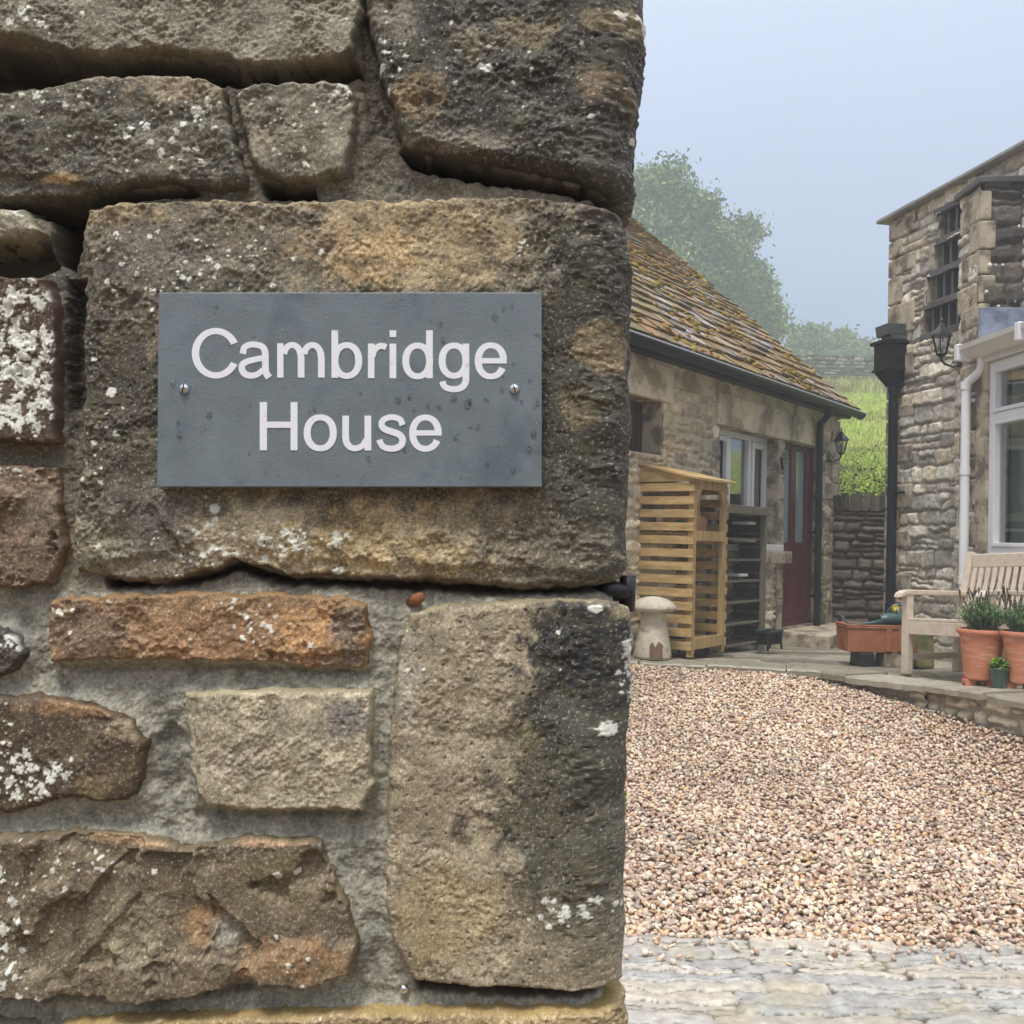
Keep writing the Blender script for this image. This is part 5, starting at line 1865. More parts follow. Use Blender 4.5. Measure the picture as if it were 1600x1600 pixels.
# slit window: dark recess crossed by slate shelves and uprights
mb = MB()
mb.box(HF, slits[3][0] - .12, 1.5, -.30, -.24, slits[3][2] - .1, slits[0][3] + .1)
mb.build('slit_back', MT['dark'], house)
mb = MB()
for i, (a0, a1, c0, c1) in enumerate(slits):
    mb.box(HF, a0 - .05, a1, -.24, .02, c0 - .052, c0 + .004)
    w = .088
    x = a0 + w
    while x < a1 - .02:
        mb.box(HF, x - .014, x + .014, -.23, -.012, c0 + .004, c1 - (0 if i == 0 else .001))
        x += w + .028
mb.box(HF, slits[0][0] - .06, slits[0][1], -.24, .03, slits[0][3] + .001, slits[0][3] + .05)
mb.build('slate_shelves', hexmat('grey_slate', lin((96, 96, 98)), rough=.55, var=.25, scale=10, bump=.3, bscale=40), house, bevel=.003)
mb = MB()
for i, (a0, a1, c0, c1) in enumerate(slits):
    mb.box(HF, a0 - .06, a0 - .001, -.24, .012, c0, c1)
mb.build('slit_jamb', MT['quoin'], house, bevel=.006)
c = HF.pt(slits[0][0] + .08, -.10, slits[0][2] + .004)
mb = MB()
mb.lathe(c, [(.03, 0), (.042, .09), (.048, .09), (.048, .115), (.04, .115)], 14)
o = mb.build('terracotta_pot', MT['terra'])
tagit(o, 'tiny orange terracotta pot standing in the top opening of the slit window', 'pot')
# roof edge: stone coping and a slate roof behind it
mb = MB()
x = -.14
while x < 4.6:
    L = r.uniform(.5, .8)
    mb.box(HF, x, min(x + L - .008, 4.6), -.35, .10, HTOP + .002, HTOP + .034 + r.uniform(0, .006))
    x += L
mb.build('eaves_slab', hexmat('pale_coping', lin((150, 150, 147)), rough=.5, var=.2, scale=5, bump=.3, bscale=30, spec=.5), house, bevel=.008)
mb = MB()
fr = Frame(HF.pt(0, -.2, HTOP + .04), ha, -hn * math.cos(R_(24)) + np.array([0, 0, math.sin(R_(24))]), hn * math.sin(R_(24)) + np.array([0, 0, math.cos(R_(24))]))
mb.box(fr, -.12, 4.6, 0, 3.2, -.05, .03)
mb.build('roof', MT['slate_roof'], house)
bm = bpy.data.objects['roof.001'].data if 'roof.001' in bpy.data.objects else None
if bm:
    a = bm.color_attributes.new('Col', 'FLOAT_COLOR', 'POINT')
    for d in a.data: d.color = (.22, .21, .20, 1)
# chimney breast / block in front of the yard wall
YN = 7.75
XB = .45625 * YN
CT = float(at(1530, 288, YN)[2])
cf = Frame((XB, YN, .45), (1, -.10, 0), (-.0995, -.995, 0), (0, 0, 1))
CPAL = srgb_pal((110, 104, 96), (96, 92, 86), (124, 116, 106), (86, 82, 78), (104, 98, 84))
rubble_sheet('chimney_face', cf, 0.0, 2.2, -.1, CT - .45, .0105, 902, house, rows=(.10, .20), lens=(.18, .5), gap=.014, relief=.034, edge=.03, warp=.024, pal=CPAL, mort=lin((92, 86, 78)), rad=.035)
cs = Frame((XB, YN + .37, .45), (0, -1, 0), (-1, 0, 0), (0, 0, 1))
rubble_sheet('chimney_side', cs, 0.0, .37, -.1, CT - .45, .0105, 903, house, rows=(.16, .28), lens=(.30, .6), gap=.014, relief=.026, edge=.018, warp=.02, pal=HPAL, mort=HMORT, rad=.03)
mb = MB()
mb.box(WF, XB + .01, 4.8, YN + .09, YN + .36, .3, CT - .002)
mb.build('chimney_core', MT['quoin'], house)
mb = MB()
z, k = .55, 0
r = random.Random(5)
while z < CT - .05:
    h = r.uniform(.16, .28)
    l1, l2 = ((.085, .16), (.05, .30))[k % 2]
    h1 = min(z + h - .010, CT - .004)
    V0 = [(XB - .033, YN + l2, z), (XB - .033, YN - .036, z), (XB + l1, YN - .036 - .1 * l1, z), (XB + l1, YN + l2, z)]
    V0 = [np.array(v) for v in V0]
    mb.add(V0 + [v + np.array([0, 0, h1 - z]) for v in V0], [(3, 2, 1, 0), (4, 5, 6, 7), (0, 1, 5, 4), (1, 2, 6, 5), (2, 3, 7, 6), (3, 0, 4, 7)])
    z += h
    k += 1
mb.build('chimney_quoins', MT['quoin'], house, bevel=.014)
mb = MB()
mb.prism(Frame((0, 0, 0), (1, 0, 0), (0, 0, 1), (0, 1, 0)), [(XB - .05, YN + .42), (XB - .05, YN - .05), (4.8, YN - .05 - .13), (4.8, YN + .42)], CT, CT + .05)
mb.build('chimney_cap', hexmat('dark_cap_slab', lin((84, 82, 80)), rough=.55, var=.25, scale=6, bump=.4, bscale=30), house, bevel=.008)
# white lichen dots on the block
pts = []
for x, y in ((1541, 456), (1546, 414), (1567, 414), (1592, 354), (1556, 414), (1560, 478), (1586, 470)):
    pts.append(at(x, y, YN - .05))
o = pebbles('lichen_spots', np.array(pts), (.02, .034), [(.75, .75, .72)], 5, flat=.9, mat='blade', parent=house)
o['kind'] = 'stuff'

# sunroom in front of it
SX = XB - .01
SFr = Frame((SX, YN - .05, .63), (.07, -.9975, 0), (-.9975, -.07, 0), (0, 0, 1))      # a towards the camera, b outwards (yard)
sz = lambda x, y, b=0.: SFr.px(x, y, b)
s0 = sz(1545, 700)[0]
zb, zt_ = sz(1549, 866)[1], sz(1549, 566)[1]
ztr = sz(1549, 652)[1]
SL_ = 2.6
rubble_sheet('sunroom_wall', SFr, -.05, SL_, -.15, zb - .03, .012, 905, house, rows=(.08, .16), lens=(.12, .36), gap=.014, relief=.014, pal=HPAL, mort=HMORT)
mb = MB()
mb.box(SFr, -.05, s0 - .002, -.2, .02, zb - .04, zt_ + .02)
mb.build('sunroom_pier', MT['quoin'], house, bevel=.006)
mb = MB()
mb.box(SFr, s0 - .0, SL_, -.14, .012, zb - .05, zb - .002)
mb.build('sunroom_sill', MT['white_pvc'], house, bevel=.006)
mb = MB()
wframe(mb, SFr, s0, s0 + 1.5, zb, zt_, .055, -.07, .0)
mb.box(SFr, s0 + .055, s0 + 1.445, -.068, -.002, ztr - .028, ztr + .028)
wframe(mb, SFr, s0 + 1.503, SL_, zb, zt_, .055, -.07, .0)
for q0, q1 in ((ztr + .03, zt_ - .056), (zb + .056, ztr - .03)):
    wframe(mb, SFr, s0 + .058, s0 + .72, q0, q1, .03, -.055, .008)
    wframe(mb, SFr, s0 + .725, s0 + 1.44, q0, q1, .03, -.055, .008)
sw_ = mb.build('sunroom_window', MT['white_pvc'], house, bevel=.004)
mb = MB()
mb.box(SFr, s0 + .03, SL_ - .03, -.045, -.038, zb + .03, zt_ - .03)
mb.build('pane', MT['glass'], sw_)
mb = MB()
n = 60
V, F = [], []
for i in range(n + 1):
    a = s0 + .02 + (SL_ - s0) * i / n
    b = -.16 + .018 * math.sin(i * 1.9) + .01 * math.sin(i * .7)
    V += [SFr.pt(a, b, zb - .0), SFr.pt(a, b, zt_)]
F = [(2 * i, 2 * i + 2, 2 * i + 3, 2 * i + 1) for i in range(n)]
mk('curtain', V, F, MT['curtain'], sw_, smooth=True)
mb = MB()
mb.box(SFr, -.03, SL_, -1.4, -1.35, -.1, zt_)
mb.box(SFr, -.03, SL_, -1.4, -.1, zt_ + .06, zt_ + .20)
mb.build('sunroom_body', MT['lead'], house)
mb = MB()      # fascia, ogee gutter and box end
zf = zt_ + .004
mb.box(SFr, -.03, SL_, -.06, .035, zf, zf + .11)
mb.build('sunroom_fascia', MT['white_gutter'], house, bevel=.006)
V, F = [], []
pr = [(.036, .045), (.075, .045), (.10, .065), (.125, .10), (.15, .115), (.155, .15), (.14, .15), (.12, .13), (.06, .08), (.045, .15), (.036, .15)]
m = len(pr)
for a in (-.10, SL_):
    V += [SFr.pt(a, b, zf + c) for b, c in pr]
F = [(i, (i + 1) % m, m + (i + 1) % m, m + i) for i in range(m)] + [tuple(range(m)), tuple(range(2 * m - 1, m - 1, -1))]
gut = mk('sunroom_gutter', V, F, MT['white_gutter'], house)
for a in (-.105, .72, 1.5):
    mb = MB()
    mb.box(SFr, a - .02, a + .035, .034, .165, zf + .035, zf + .165)
    mb.build('gutter_bracket', MT['white_pvc'], gut, bevel=.008)
# lead apron standing against the block above the gutter
mb = MB()
l0, l1 = float(at(1531, 540, YN - .06)[2]), float(at(1560, 481, YN - .06)[2])
lf = Frame((at(1531, 500, YN - .06)[0], YN - .055, 0), (1, -.10, 0), (-.0995, -.995, 0), (0, 0, 1))
mb.box(lf, 0, .36, -.03, .012, l0 - .12, l1)
mb.box(lf, .362, 1.8, -.03, .010, l0 - .12, l1 - .003)
for x in (.36,):
    mb.tube([lf.pt(x, .012, l0 - .1), lf.pt(x, .012, l1)], .011, 8)
mb.build('lead_apron', MT['lead'], house, bevel=.004)
# white swan-neck downpipe
q = lambda x, y, Y: at(x, y, Y + YN - 7.10)
pts = [q(1534.5, 553, 7.02), q(1534.5, 566, 7.02), q(1534, 573, 7.03), q(1531, 580, 7.05), q(1521, 590, 7.09), q(1513, 597, 7.12), q(1510, 605, 7.13), q(1509.5, 616, 7.13), q(1509, 640, 7.13)]
top = pts[-1]
zfoot = float(zt(YN)) + .02
foot = np.array([top[0], top[1], zfoot])
mb = MB()
mb.tube(pts + [foot], .034, 14)
for z in (.62, 1.45, 2.1):
    p = np.array([top[0], top[1], zfoot + z])
    mb.tube([p, p + np.array([0, 0, .06])], .0395, 14)
p = np.array([top[0], top[1], zfoot + 2.02])
mb.tube([p, p + np.array([.10, .0, .0])], .014, 8)
mb.build('white_downpipe', MT['white_pvc'], house)

# rain hopper and black downpipe at the far corner
hx0 = HF.px(1398, 600, .09)[0]
zz = lambda y: HF.px(1398, y, .1)[1]
hz0, hz1, hz2, hz3 = zz(604), zz(580), zz(533), zz(508)
mb = MB()
mb.box(HF, hx0 - .135, hx0 + .07, .0, .20, hz2 + .045, hz3, taper=-.012)
mb.box(HF, hx0 - .105, hx0 + .07, .0, .17, hz2 + .004, hz2 + .045)
mb.build('lead_chute', hexmat('dark_lead', lin((82, 86, 92)), rough=.5, var=.25, scale=8, bump=.2, bscale=20), house, bevel=.006)
mb = MB()
hb = .20
mb.box(HF, hx0 - .165, hx0 + .085, .002, hb + .05, hz2 - .03, hz2)
mb.box(HF, hx0 - .14, hx0 + .075, .004, hb + .02, hz1 + .02, hz2 - .03)
mb.box(HF, hx0 - .155, hx0 + .085, .003, hb + .035, hz1, hz1 + .02)
V = [HF.pt(a, b, hz1) for a, b in ((hx0 - .14, .01), (hx0 + .075, .01), (hx0 + .075, hb + .02), (hx0 - .14, hb + .02))] + [HF.pt(a, b, hz0) for a, b in ((hx0 - .05, .05), (hx0 + .05, .05), (hx0 + .05, .15), (hx0 - .05, .15))]
mb.add(V, [(0, 1, 5, 4), (1, 2, 6, 5), (2, 3, 7, 6), (3, 0, 4, 7), (4, 5, 6, 7), (0, 3, 2, 1)])
hop = mb.build('rain_hopper', MT['black_pvc'], house, bevel=.004)
mb = MB()
mb.tube([HF.pt(hx0, .10, hz0 + .03), HF.pt(hx0, .10, -.05)], .042, 14)
for z in (hz0 - .06, 1.55, .5):
    mb.tube([HF.pt(hx0, .10, z), HF.pt(hx0, .10, z + .08)], .048, 14)
mb.tube([HF.pt(hx0 + .03, .1, 1.58), HF.pt(hx0 + .13, .06, 1.58)], .012, 8)
mb.build('black_downpipe', MT['black_pvc'], house)

lp = at(1500, 561, YN + .32)
lantern('wall_lantern', Frame((XB - .02, YN + .32, lp[2]), (0, -1, 0), (-1, 0, 0), (0, 0, 1)), 'larger black lantern on the house wall below the slit window', .86, .15)

# ================================================================== LOG STORE (slatted sides, open front)
gp = lambda x, y, z=None: on_terrace(x, y) if z is None else on_z(x, y, z)
n0 = gp(1080, 1030)
yaw = math.atan2(.8039, .5948)
LW, LD = .60, .56
ls = thing('log_store', (n0[0], n0[1], .64), 'tall honey coloured slatted wooden log store with a sloping roof', 'log store')
# local frame: a along the front (away from the camera, to the right), b backwards into the barn side
LF = Frame((n0[0], n0[1], .64), (.5948, .8039, 0), (-.8039, .5948, 0), (0, 0, 1))
hf_ = LF.px(1087, 748)[1]
hb_ = hf_ + .13
mb = MB()
pw = .048
def post(a, b, h, name='post'):
    m = MB()
    m.box(LF, a, a + pw, b, b + pw, 0, h)
    return m.build(name, MT['pine_end'], ls, bevel=.003)


post(0, 0, hf_); post(LW - pw, 0, hf_); post(0, LD - pw, hb_); post(LW - pw, LD - pw, hb_)
nsl = 13
pitch = (hf_ - .05) / nsl
for i in range(nsl):
    for side in (-.019, LW + .001):
        m = MB()
        c0 = .055 + i * pitch
        m.box(LF, side, side + .018, -.005 + rnd.uniform(-.003, .003), LD + .004, c0, c0 + pitch * .62)
        m.build('side_slat', MT['pine'], ls, bevel=.002)
m = MB()   # top slat under the roof slope
m.prism(Frame(LF.pt(-.019, 0, 0), (-.8039, .5948, 0), (.5948, .8039, 0), (0, 0, 1)), [(.0, hf_ - .02), (LD, hf_ - .02), (LD, hb_), (.0, hf_)], 0, .018)
m.build('side_slat', MT['pine'], ls, bevel=.002)
for i in range(10):
    m = MB()
    c0 = .055 + i * (hb_ - .1) / 10
    m.box(LF, pw, LW - pw, LD - .02, LD - .002, c0, c0 + .085)
    m.build('back_slat', MT['pine'], ls, bevel=.002)
m = MB()
m.box(LF, -.001, LW + .001, LD - .001, LD + .012, .03, hb_ - .01)
m.build('back_shade_board', MT['interior_shade'], ls)  # added dark sheet; the shade behind the slats is its colour
m = MB()
s_ = (hb_ - hf_) / LD
rv = lambda a, b, o: LF.pt(a, b, hf_ + s_ * b + o)
V = []
for o in (.0015, .022):
    V += [rv(-.05, -.06, o), rv(LW + .05, -.06, o), rv(LW + .05, LD + .03, o), rv(-.05, LD + .03, o)]
m.add(V, [(3, 2, 1, 0), (4, 5, 6, 7), (0, 1, 5, 4), (1, 2, 6, 5), (2, 3, 7, 6), (3, 0, 4, 7)])
m.build('roof', MT['pine'], ls, bevel=.003)
m = MB()
zs = LF.px(1110, 834)[1]
for q0, q1 in ((hf_ - .075, hf_ - .002), (zs - .06, zs + .02), (.06, .15)):
    m = MB()
    m.box(LF, pw + .001, LW - pw - .001, -.004, .018, q0, q1)
    m.build('front_rail', MT['pine_end'], ls, bevel=.002)
for a0, a1 in ((pw, pw + .085), (LW - pw, LW - pw - .085)):
    m = MB()
    m.prism(Frame(LF.pt(0, 0, 0), LF.A, LF.B, LF.C), [(a0, hf_ - .076), (a1, hf_ - .076), (a0, hf_ - .20)], -.002, .03)
    m.build('corner_brace', MT['pine_end'], ls, bevel=.002)
m = MB()
m.box(LF, pw * .5, LW - pw * .5, .02, LD - .03, zs - .012, zs + .006)
m.build('shelf', MT['pine_end'], ls)
m = MB()
m.box(LF, pw * .5, LW - pw * .5, .02, LD - .03, .11, .13)
m.build('floor_board', MT['pine_end'], ls)
# things kept in it
def simple(name, mb_, mat, label, cat, group=None, bevel=0, smooth=False):
    o = mb_.build(name, mat, None, smooth, bevel)
    return tagit(o, label, cat, group)


m = MB()
m.prism(LF, [(.06, zs + .008), (.30, zs + .008), (.315, zs + .10), (.29, zs + .22), (.31, zs + .30), (.30, zs + .33), (.07, zs + .335), (.05, zs + .2)], .09, .30)
simple('log', m, MT['logs'], 'thick pinkish split log upright on the shelf of the log store', 'log', bevel=.012)
m = MB()
m.prism(LF, [(.33, zs + .008), (.47, zs + .008), (.49, zs + .05), (.48, zs + .12), (.42, zs + .15), (.35, zs + .12), (.32, zs + .06)], .12, .46)
simple('log', m, MT['logs'], 'small dark log lying beside the upright log on the shelf', 'log', bevel=.015)
for i, (b, lab) in enumerate(((.34, 'white plastic tub behind the slats, nearer the shelf edge'), (.25, 'white plastic tub behind the slats, next to the green box'))):
    m = MB()
    m.lathe(LF.pt(.10 if i else .09, b, zs + .007), [(.032, 0), (.038, .12), (.041, .12), (.041, .135), (.003, .138)], 16)
    simple('plastic_tub', m, MT['plastic_white'], lab, 'tub', 'white tubs in the log store', smooth=False)
m = MB()
m.box(LF, .055, .15, .10, .19, zs + .007, zs + .11)
simple('plastic_box', m, MT['plastic_green'], 'small green plastic box behind the slats of the log store', 'box', bevel=.008)
m = MB()
m.box(LF, .06, .2, .12, .26, .132, .20)
simple('blue_box', m, MT['plastic_blue'], 'small blue box low inside the log store behind the slats', 'box', bevel=.008)
m = MB()
m.lathe(LF.pt(.11, .24, .203), [(.05, 0), (.055, .09), (.05, .10), (.002, .105)], 16)
simple('white_can', m, MT['plastic_white'], 'white can standing on the blue box in the log store', 'can')

# ================================================================== GREY SLATTED RACK beside it
RKB = .16
ra1 = LF.px(1197, 900, RKB)[0]
RWd = ra1 - LW - .06
rk0 = LF.pt(ra1, RKB, 0)
RK = Frame((rk0[0], rk0[1], float(zt(rk0[1])) + .012), LF.A, LF.B, (0, 0, 1))
rkh = RK.px(1196, 806)[1] * 1.0
rk = thing('garden_rack', (rk0[0], rk0[1], .63), 'weathered grey open wooden rack with thin shelves between the log store and the door', 'rack')
for a in (-RWd, -.05):
    for b in (.0, .30):
        m = MB()
        m.box(RK, a, a + .05, b, b + .045, 0, rkh)
        m.build('upright', MT['greywood'], rk, bevel=.003)
m = MB()
m.box(RK, -RWd, .03, -.025, .37, rkh + .001, rkh + .075)
m.build('top_board', MT['greywood'], rk, bevel=.004)
for i in range(6):
    z = .06 + i * (rkh - .1) / 6
    m = MB()
    for b in (.03, .12, .21, .29):
        m.box(RK, -RWd + .001, -.001, b, b + .05, z, z + .018)
    m.build('shelf', MT['greywood'], rk, bevel=.002)
m = MB()
m.box(RK, -.004, .008, .046, .30, .03, rkh - .001)
m.build('end_shade_board', MT['interior_shade'], rk)  # added board; the rack's shaded inside is painted by its dark colour
for i in range(9):
    m = MB()
    z = .08 + i * (rkh - .14) / 9
    m.box(RK, -.026, -.005, .046, .299, z, z + .026)
    m.build('end_slat', MT['greywood'], rk, bevel=.002)
m = MB()
m.box(RK, -RWd + .01, -.01, .345, .357, .03, rkh - .001)
m.build('back_shade_board', MT['interior_shade'], rk)  # same painted shade at the back of the rack
for z0, a0, nm in ((rkh * .93, -.30, 'uppermost'), (rkh * .80, -.29, 'middle'), (rkh * .545, -.46, 'lowest')):
    m = MB()
    m.box(RK, a0, a0 + .17, .05, .22, z0, z0 + .028)
    simple('white_tray', m, MT['plastic_white'], f'{nm} of the three white plastic trays on the grey rack', 'tray', 'white trays on the grey rack', bevel=.01)

# ================================================================== STADDLE STONE
sp0 = gp(1020, 1031)
Yst = sp0[1] + .02
ss = thing('staddle_stone', (sp0[0], Yst, .645), 'small mushroom shaped staddle stone with a little brown door', 'staddle stone')
k = Yst / 1600
mb = MB()
hs = 72 * k
mb.lathe((sp0[0], Yst, .645), [(29 * k, 0), (29.5 * k, 4 * k), (26 * k, 26 * k), (21 * k, 52 * k), (19 * k, hs), (17 * k, hs + 3 * k)], 28, wob=.015)
sb = mb.build('base', MT['stone_cast'], ss, smooth=True)
mb = MB()
mb.lathe((sp0[0], Yst, .645 + hs), [(10 * k, -1 * k), (30 * k, 1 * k), (34.5 * k, 4 * k), (35 * k, 7 * k), (31 * k, 13 * k), (22 * k, 19 * k), (11 * k, 22.5 * k), (2 * k, 23.5 * k)], 32, wob=.02)
mb.build('cap', MT['stone_cast'], ss, smooth=True)
df = Frame((sp0[0] + 1.5 * k, Yst - 25.0 * k, .645), (1, 0, 0), (0, -.97, .22), (0, .22, .97))
mb = MB()
arc = [(-10 * k, 1 * k), (10 * k, 1 * k)] + [(10 * k * math.cos(t), 18 * k + 10 * k * math.sin(t)) for t in np.linspace(0, PI, 9)]
mb.prism(df, arc, -12 * k, 6.5 * k)
mb.build('little_door', MT['brown_door'], ss, bevel=.003)

# ================================================================== BOOT SCRAPER by the door
b0 = gp(1192, 1013, .62)
b1 = gp(1228, 1008, .62)
bs = thing('boot_scraper', (b0[0], b0[1], .6), 'small black iron boot scraper with bristles on the paving beside the door', 'boot scraper')
mb = MB()
d = (b1 - b0)
L = np.linalg.norm(d[:2])
bf = Frame((b0[0], b0[1], .60), (d[0] / L, d[1] / L, 0), (-d[1] / L, d[0] / L, 0), (0, 0, 1))
L = min(L, .26)
for a in (.0, L):
    for b in (-.05, .07):
        mb.tube([bf.pt(a, b, 0), bf.pt(a, b * .8, .06), bf.pt(a, b * .9, .17)], .011, 8)
    mb.tube([bf.pt(a, -.06, .16), bf.pt(a, .08, .16)], .012, 8)
for b in (-.055, .075):
    mb.tube([bf.pt(0, b, .165), bf.pt(L, b, .165)], .012, 8)
mb.tube([bf.pt(0, .0, .06), bf.pt(L, .0, .06)], .01, 8)
mb.build('frame', MT['iron'], bs)
mb = MB()
for i in range(260):
    a, b = rnd.uniform(.01, L - .01), rnd.uniform(-.05, .07)
    mb.tube([bf.pt(a, b, .05), bf.pt(a + rnd.gauss(0, .012), b + rnd.gauss(0, .012), .155)], .004, 4)
mb.build('bristles', MT['iron'], bs)

# ================================================================== TERRACOTTA TROUGH on stone blocks, with watering can
t0 = gp(1326, 1036)
Yt = 7.75
tx0, tx1 = at(1325, 1000, Yt)[0], at(1434, 1000, Yt)[0]
z1, z0 = at(1380, 977, Yt)[2], at(1380, 1020, Yt)[2]
tr = thing('garden_trough', ((tx0 + tx1) / 2, Yt, z0), 'long weathered terracotta trough raised on blocks behind the bench', 'trough')
TF = Frame(((tx0 + tx1) / 2, Yt, z0), (1, .02, 0), (-.02, 1, 0), (0, 0, 1))
hw_ = (tx1 - tx0) / 2
Ht = z1 - z0
mb = MB()
mb.box(TF, -hw_, hw_, 0, .26, 0, Ht - .03, taper=-.004)
mb.box(TF, -hw_ - .01, hw_ + .01, -.012, .272, Ht - .03, Ht - .012)
wframe(mb, Frame(TF.pt(0, 0, Ht - .012), TF.A, TF.C, TF.B), -hw_ - .01, hw_ + .01, -.012, .272, .03, 0, .014)
for a in (.02, .115):
    mb.box(TF, a, a + .045, -.018, .0, .01, Ht - .03)
mb.build('body', MT['terra_trough'], tr, bevel=.006)
mb = MB()
mb.box(TF, -hw_ + .02, hw_ - .02, .02, .24, Ht - .012, Ht - .006)
mb.build('soil', MT['soil'], tr)
for a0, a1, m_, nm, lab in ((-hw_ + .08, -hw_ + .21, 'iron', 'support_block', 'black block under the left end of the terracotta trough'), (-.01 + .02, .24, 'quoin', 'support_block', 'rough stone block under the terracotta trough')):
    m = MB()
    m.box(TF, a0, a1, .0 - .01, .2, -(z0 - float(zt(Yt))) - .005, -.002, taper=.006)
    simple(nm, m, MT[m_], lab, 'block', bevel=.012)
# watering can lying on the rim
wc = thing('watering_can', tuple(TF.pt(.1, .1, Ht)), 'blue green plastic watering can with a long spout lying on the trough', 'watering can')
mb = MB()
cz = Ht - .012
mb.tube([TF.pt(.02, .10, cz + .045), TF.pt(.06, .10, cz + .055), TF.pt(.13, .10, cz + .06), TF.pt(.25, .10, cz + .06)], [.032, .042, .046, .046], 16)
mb.build('body', MT['plastic_teal'], wc, smooth=False)
mb = MB()
mb.tube([TF.pt(.05, .09, cz + .045), TF.pt(-.05, .08, cz + .02), TF.pt(-.20, .07, cz + .005), TF.pt(-.24, .07, cz + .008), TF.pt(-.30, .06, cz + .075)], [.020, .013, .010, .009, .007], 10)
mb.build('spout', MT['plastic_teal'], wc, smooth=True)
mb = MB()
mb.tube([TF.pt(.07, .10, cz + .11), TF.pt(.12, .10, cz + .16), TF.pt(.20, .10, cz + .165), TF.pt(.25, .10, cz + .11)], .011, 8)
mb.build('handle', MT['plastic_teal'], wc, smooth=True)
# primrose-like flower growing at the right end of the trough
pl = thing('flowering_plant', tuple(TF.pt(hw_ - .12, .12, Ht - .01)), 'little plant with one yellow flower growing in the terracotta trough', 'plant')
mb = MB()
r = random.Random(12)
base = TF.pt(hw_ - .12, .12, Ht - .01)
for i in range(46):
    an, l = r.uniform(0, 2 * PI), r.uniform(.06, .15)
    dd = np.array([math.cos(an) * .5, math.sin(an) * .5, r.uniform(.5, 1.1)]) * l
    sv = np.array([-math.sin(an), math.cos(an), 0]) * l * .14
    mb.add([base, base + dd * .5 + sv, base + dd, base + dd * .5 - sv], [(0, 1, 2, 3)], lin(r.choice([(120, 128, 92), (92, 108, 66), (150, 150, 120)])))
mb.build('leaves', MT['leaf'], pl)
mb = MB()
top = base + np.array([-.02, -.03, .14])
mb.tube([base, top], .003, 5)
for i in range(6):
    an = i * PI / 3
    dd = np.array([math.cos(an), -.3, math.sin(an)]) * .028
    sv = np.array([-math.sin(an), 0, math.cos(an)]) * .014
    mb.add([top, top + dd * .6 + sv, top + dd, top + dd * .6 - sv], [(0, 1, 2, 3)])
mb.build('flower', hexmat('yellow_petal', lin((226, 210, 70)), rough=.6, var=.1, bump=0), pl)
# mossy stone block between the trough and the sunroom
m = MB()
mp = at(1450, 1010, 7.72)
m.box(Frame((mp[0], 7.72, float(zt(7.72))), (1, .05, 0), (-.05, 1, 0), (0, 0, 1)), -.075, .06, 0, .2, 0, .30, taper=.012)
o = simple('stone_block', m, hexmat('mossy_block', lin((132, 124, 88)), rough=.85, var=.25, scale=12, bump=.5, bscale=50, col2=lin((92, 98, 52)), c2scale=10), 'upright mossy stone block between trough and white downpipe', 'stone block', bevel=.02)

# ================================================================== BENCH
f0 = gp(1407, 1055)
BANG = math.atan2(-.917, .40)        # direction of the bench's length, from the far end to the near end
bx = np.array([math.cos(BANG), math.sin(BANG), .055])
by = np.array([-math.sin(BANG), math.cos(BANG), 0])
BF_ = Frame((f0[0], f0[1], float(zt(f0[1])) + .01), bx, by, (0, 0, 1))
bench = thing('garden_bench', (f0[0], f0[1], .645), 'pale weathered teak garden bench with slatted back against the sunroom', 'bench')
BL, BD = .76, .58
AH = BF_.px(1405, 921)[1]
SH = BF_.px(1405, 968)[1]
w = .058
def bpart(name, fn, bevel=.006):
    m = MB()
    fn(m)
    return m.build(name, MT['teak'], bench, bevel=bevel)


for x in (0, BL - w):
    bpart('front_leg', lambda m: m.box(BF_, x, x + w, 0, w, 0, AH - .03))
    zb0, zt0 = 0, BF_.px(1521, 866, BD)[1] + .01
    zt0 = .87

    def back_leg(m):
        p = [BF_.pt(x + w / 2, BD - .07, 0), BF_.pt(x + w / 2, BD - .05, SH), BF_.pt(x + w / 2, BD + .06, zt0)]
        m.beam(p[0], p[1], w, .05, up=by)
        m.beam(p[1], p[2], w - .002, .048, up=by)
    bpart('back_leg', back_leg)

    def arm(m):
        pr = [(-.075, AH - .055), (-.06, AH - .022), (-.02, AH - .004), (.05, AH), (BD + .0, AH - .01), (BD + .0, AH - .045), (.0, AH - .036), (-.05, AH - .052)]
        m.prism(Frame(BF_.pt(x - .006, 0, 0), by, bx, (0, 0, 1)), pr, 0, w + .014)
    bpart('armrest', arm, .008)
    bpart('side_rail', lambda m: m.prism(Frame(BF_.pt(x + .012, 0, 0), by, bx, (0, 0, 1)), [(w - .002, SH - .095), (BD - .06, SH - .115), (BD - .06, SH - .03), (w - .002, SH - .008)], 0, .034), .004)
    bpart('stretcher', lambda m: m.box(BF_, x + .014, x + .044, w - .002, BD - .07, .10, .145), .004)
    bpart('corner_bracket', lambda m: m.prism(Frame(BF_.pt(x + .014, 0, 0), by, bx, (0, 0, 1)), [(w - .002, SH - .10), (w + .075, SH - .104), (w + .05, SH - .125), (w + .03, SH - .17), (w - .002, SH - .20)], 0, .03), .003)


def seat(m):
    for i in range(8):
        b = .012 + i * (BD - .10) / 8
        zd = -.03 * i / 8
        m.box(BF_, w * .2, BL - w * .2, b, b + .052, SH - .006 + zd, SH + .014 + zd)


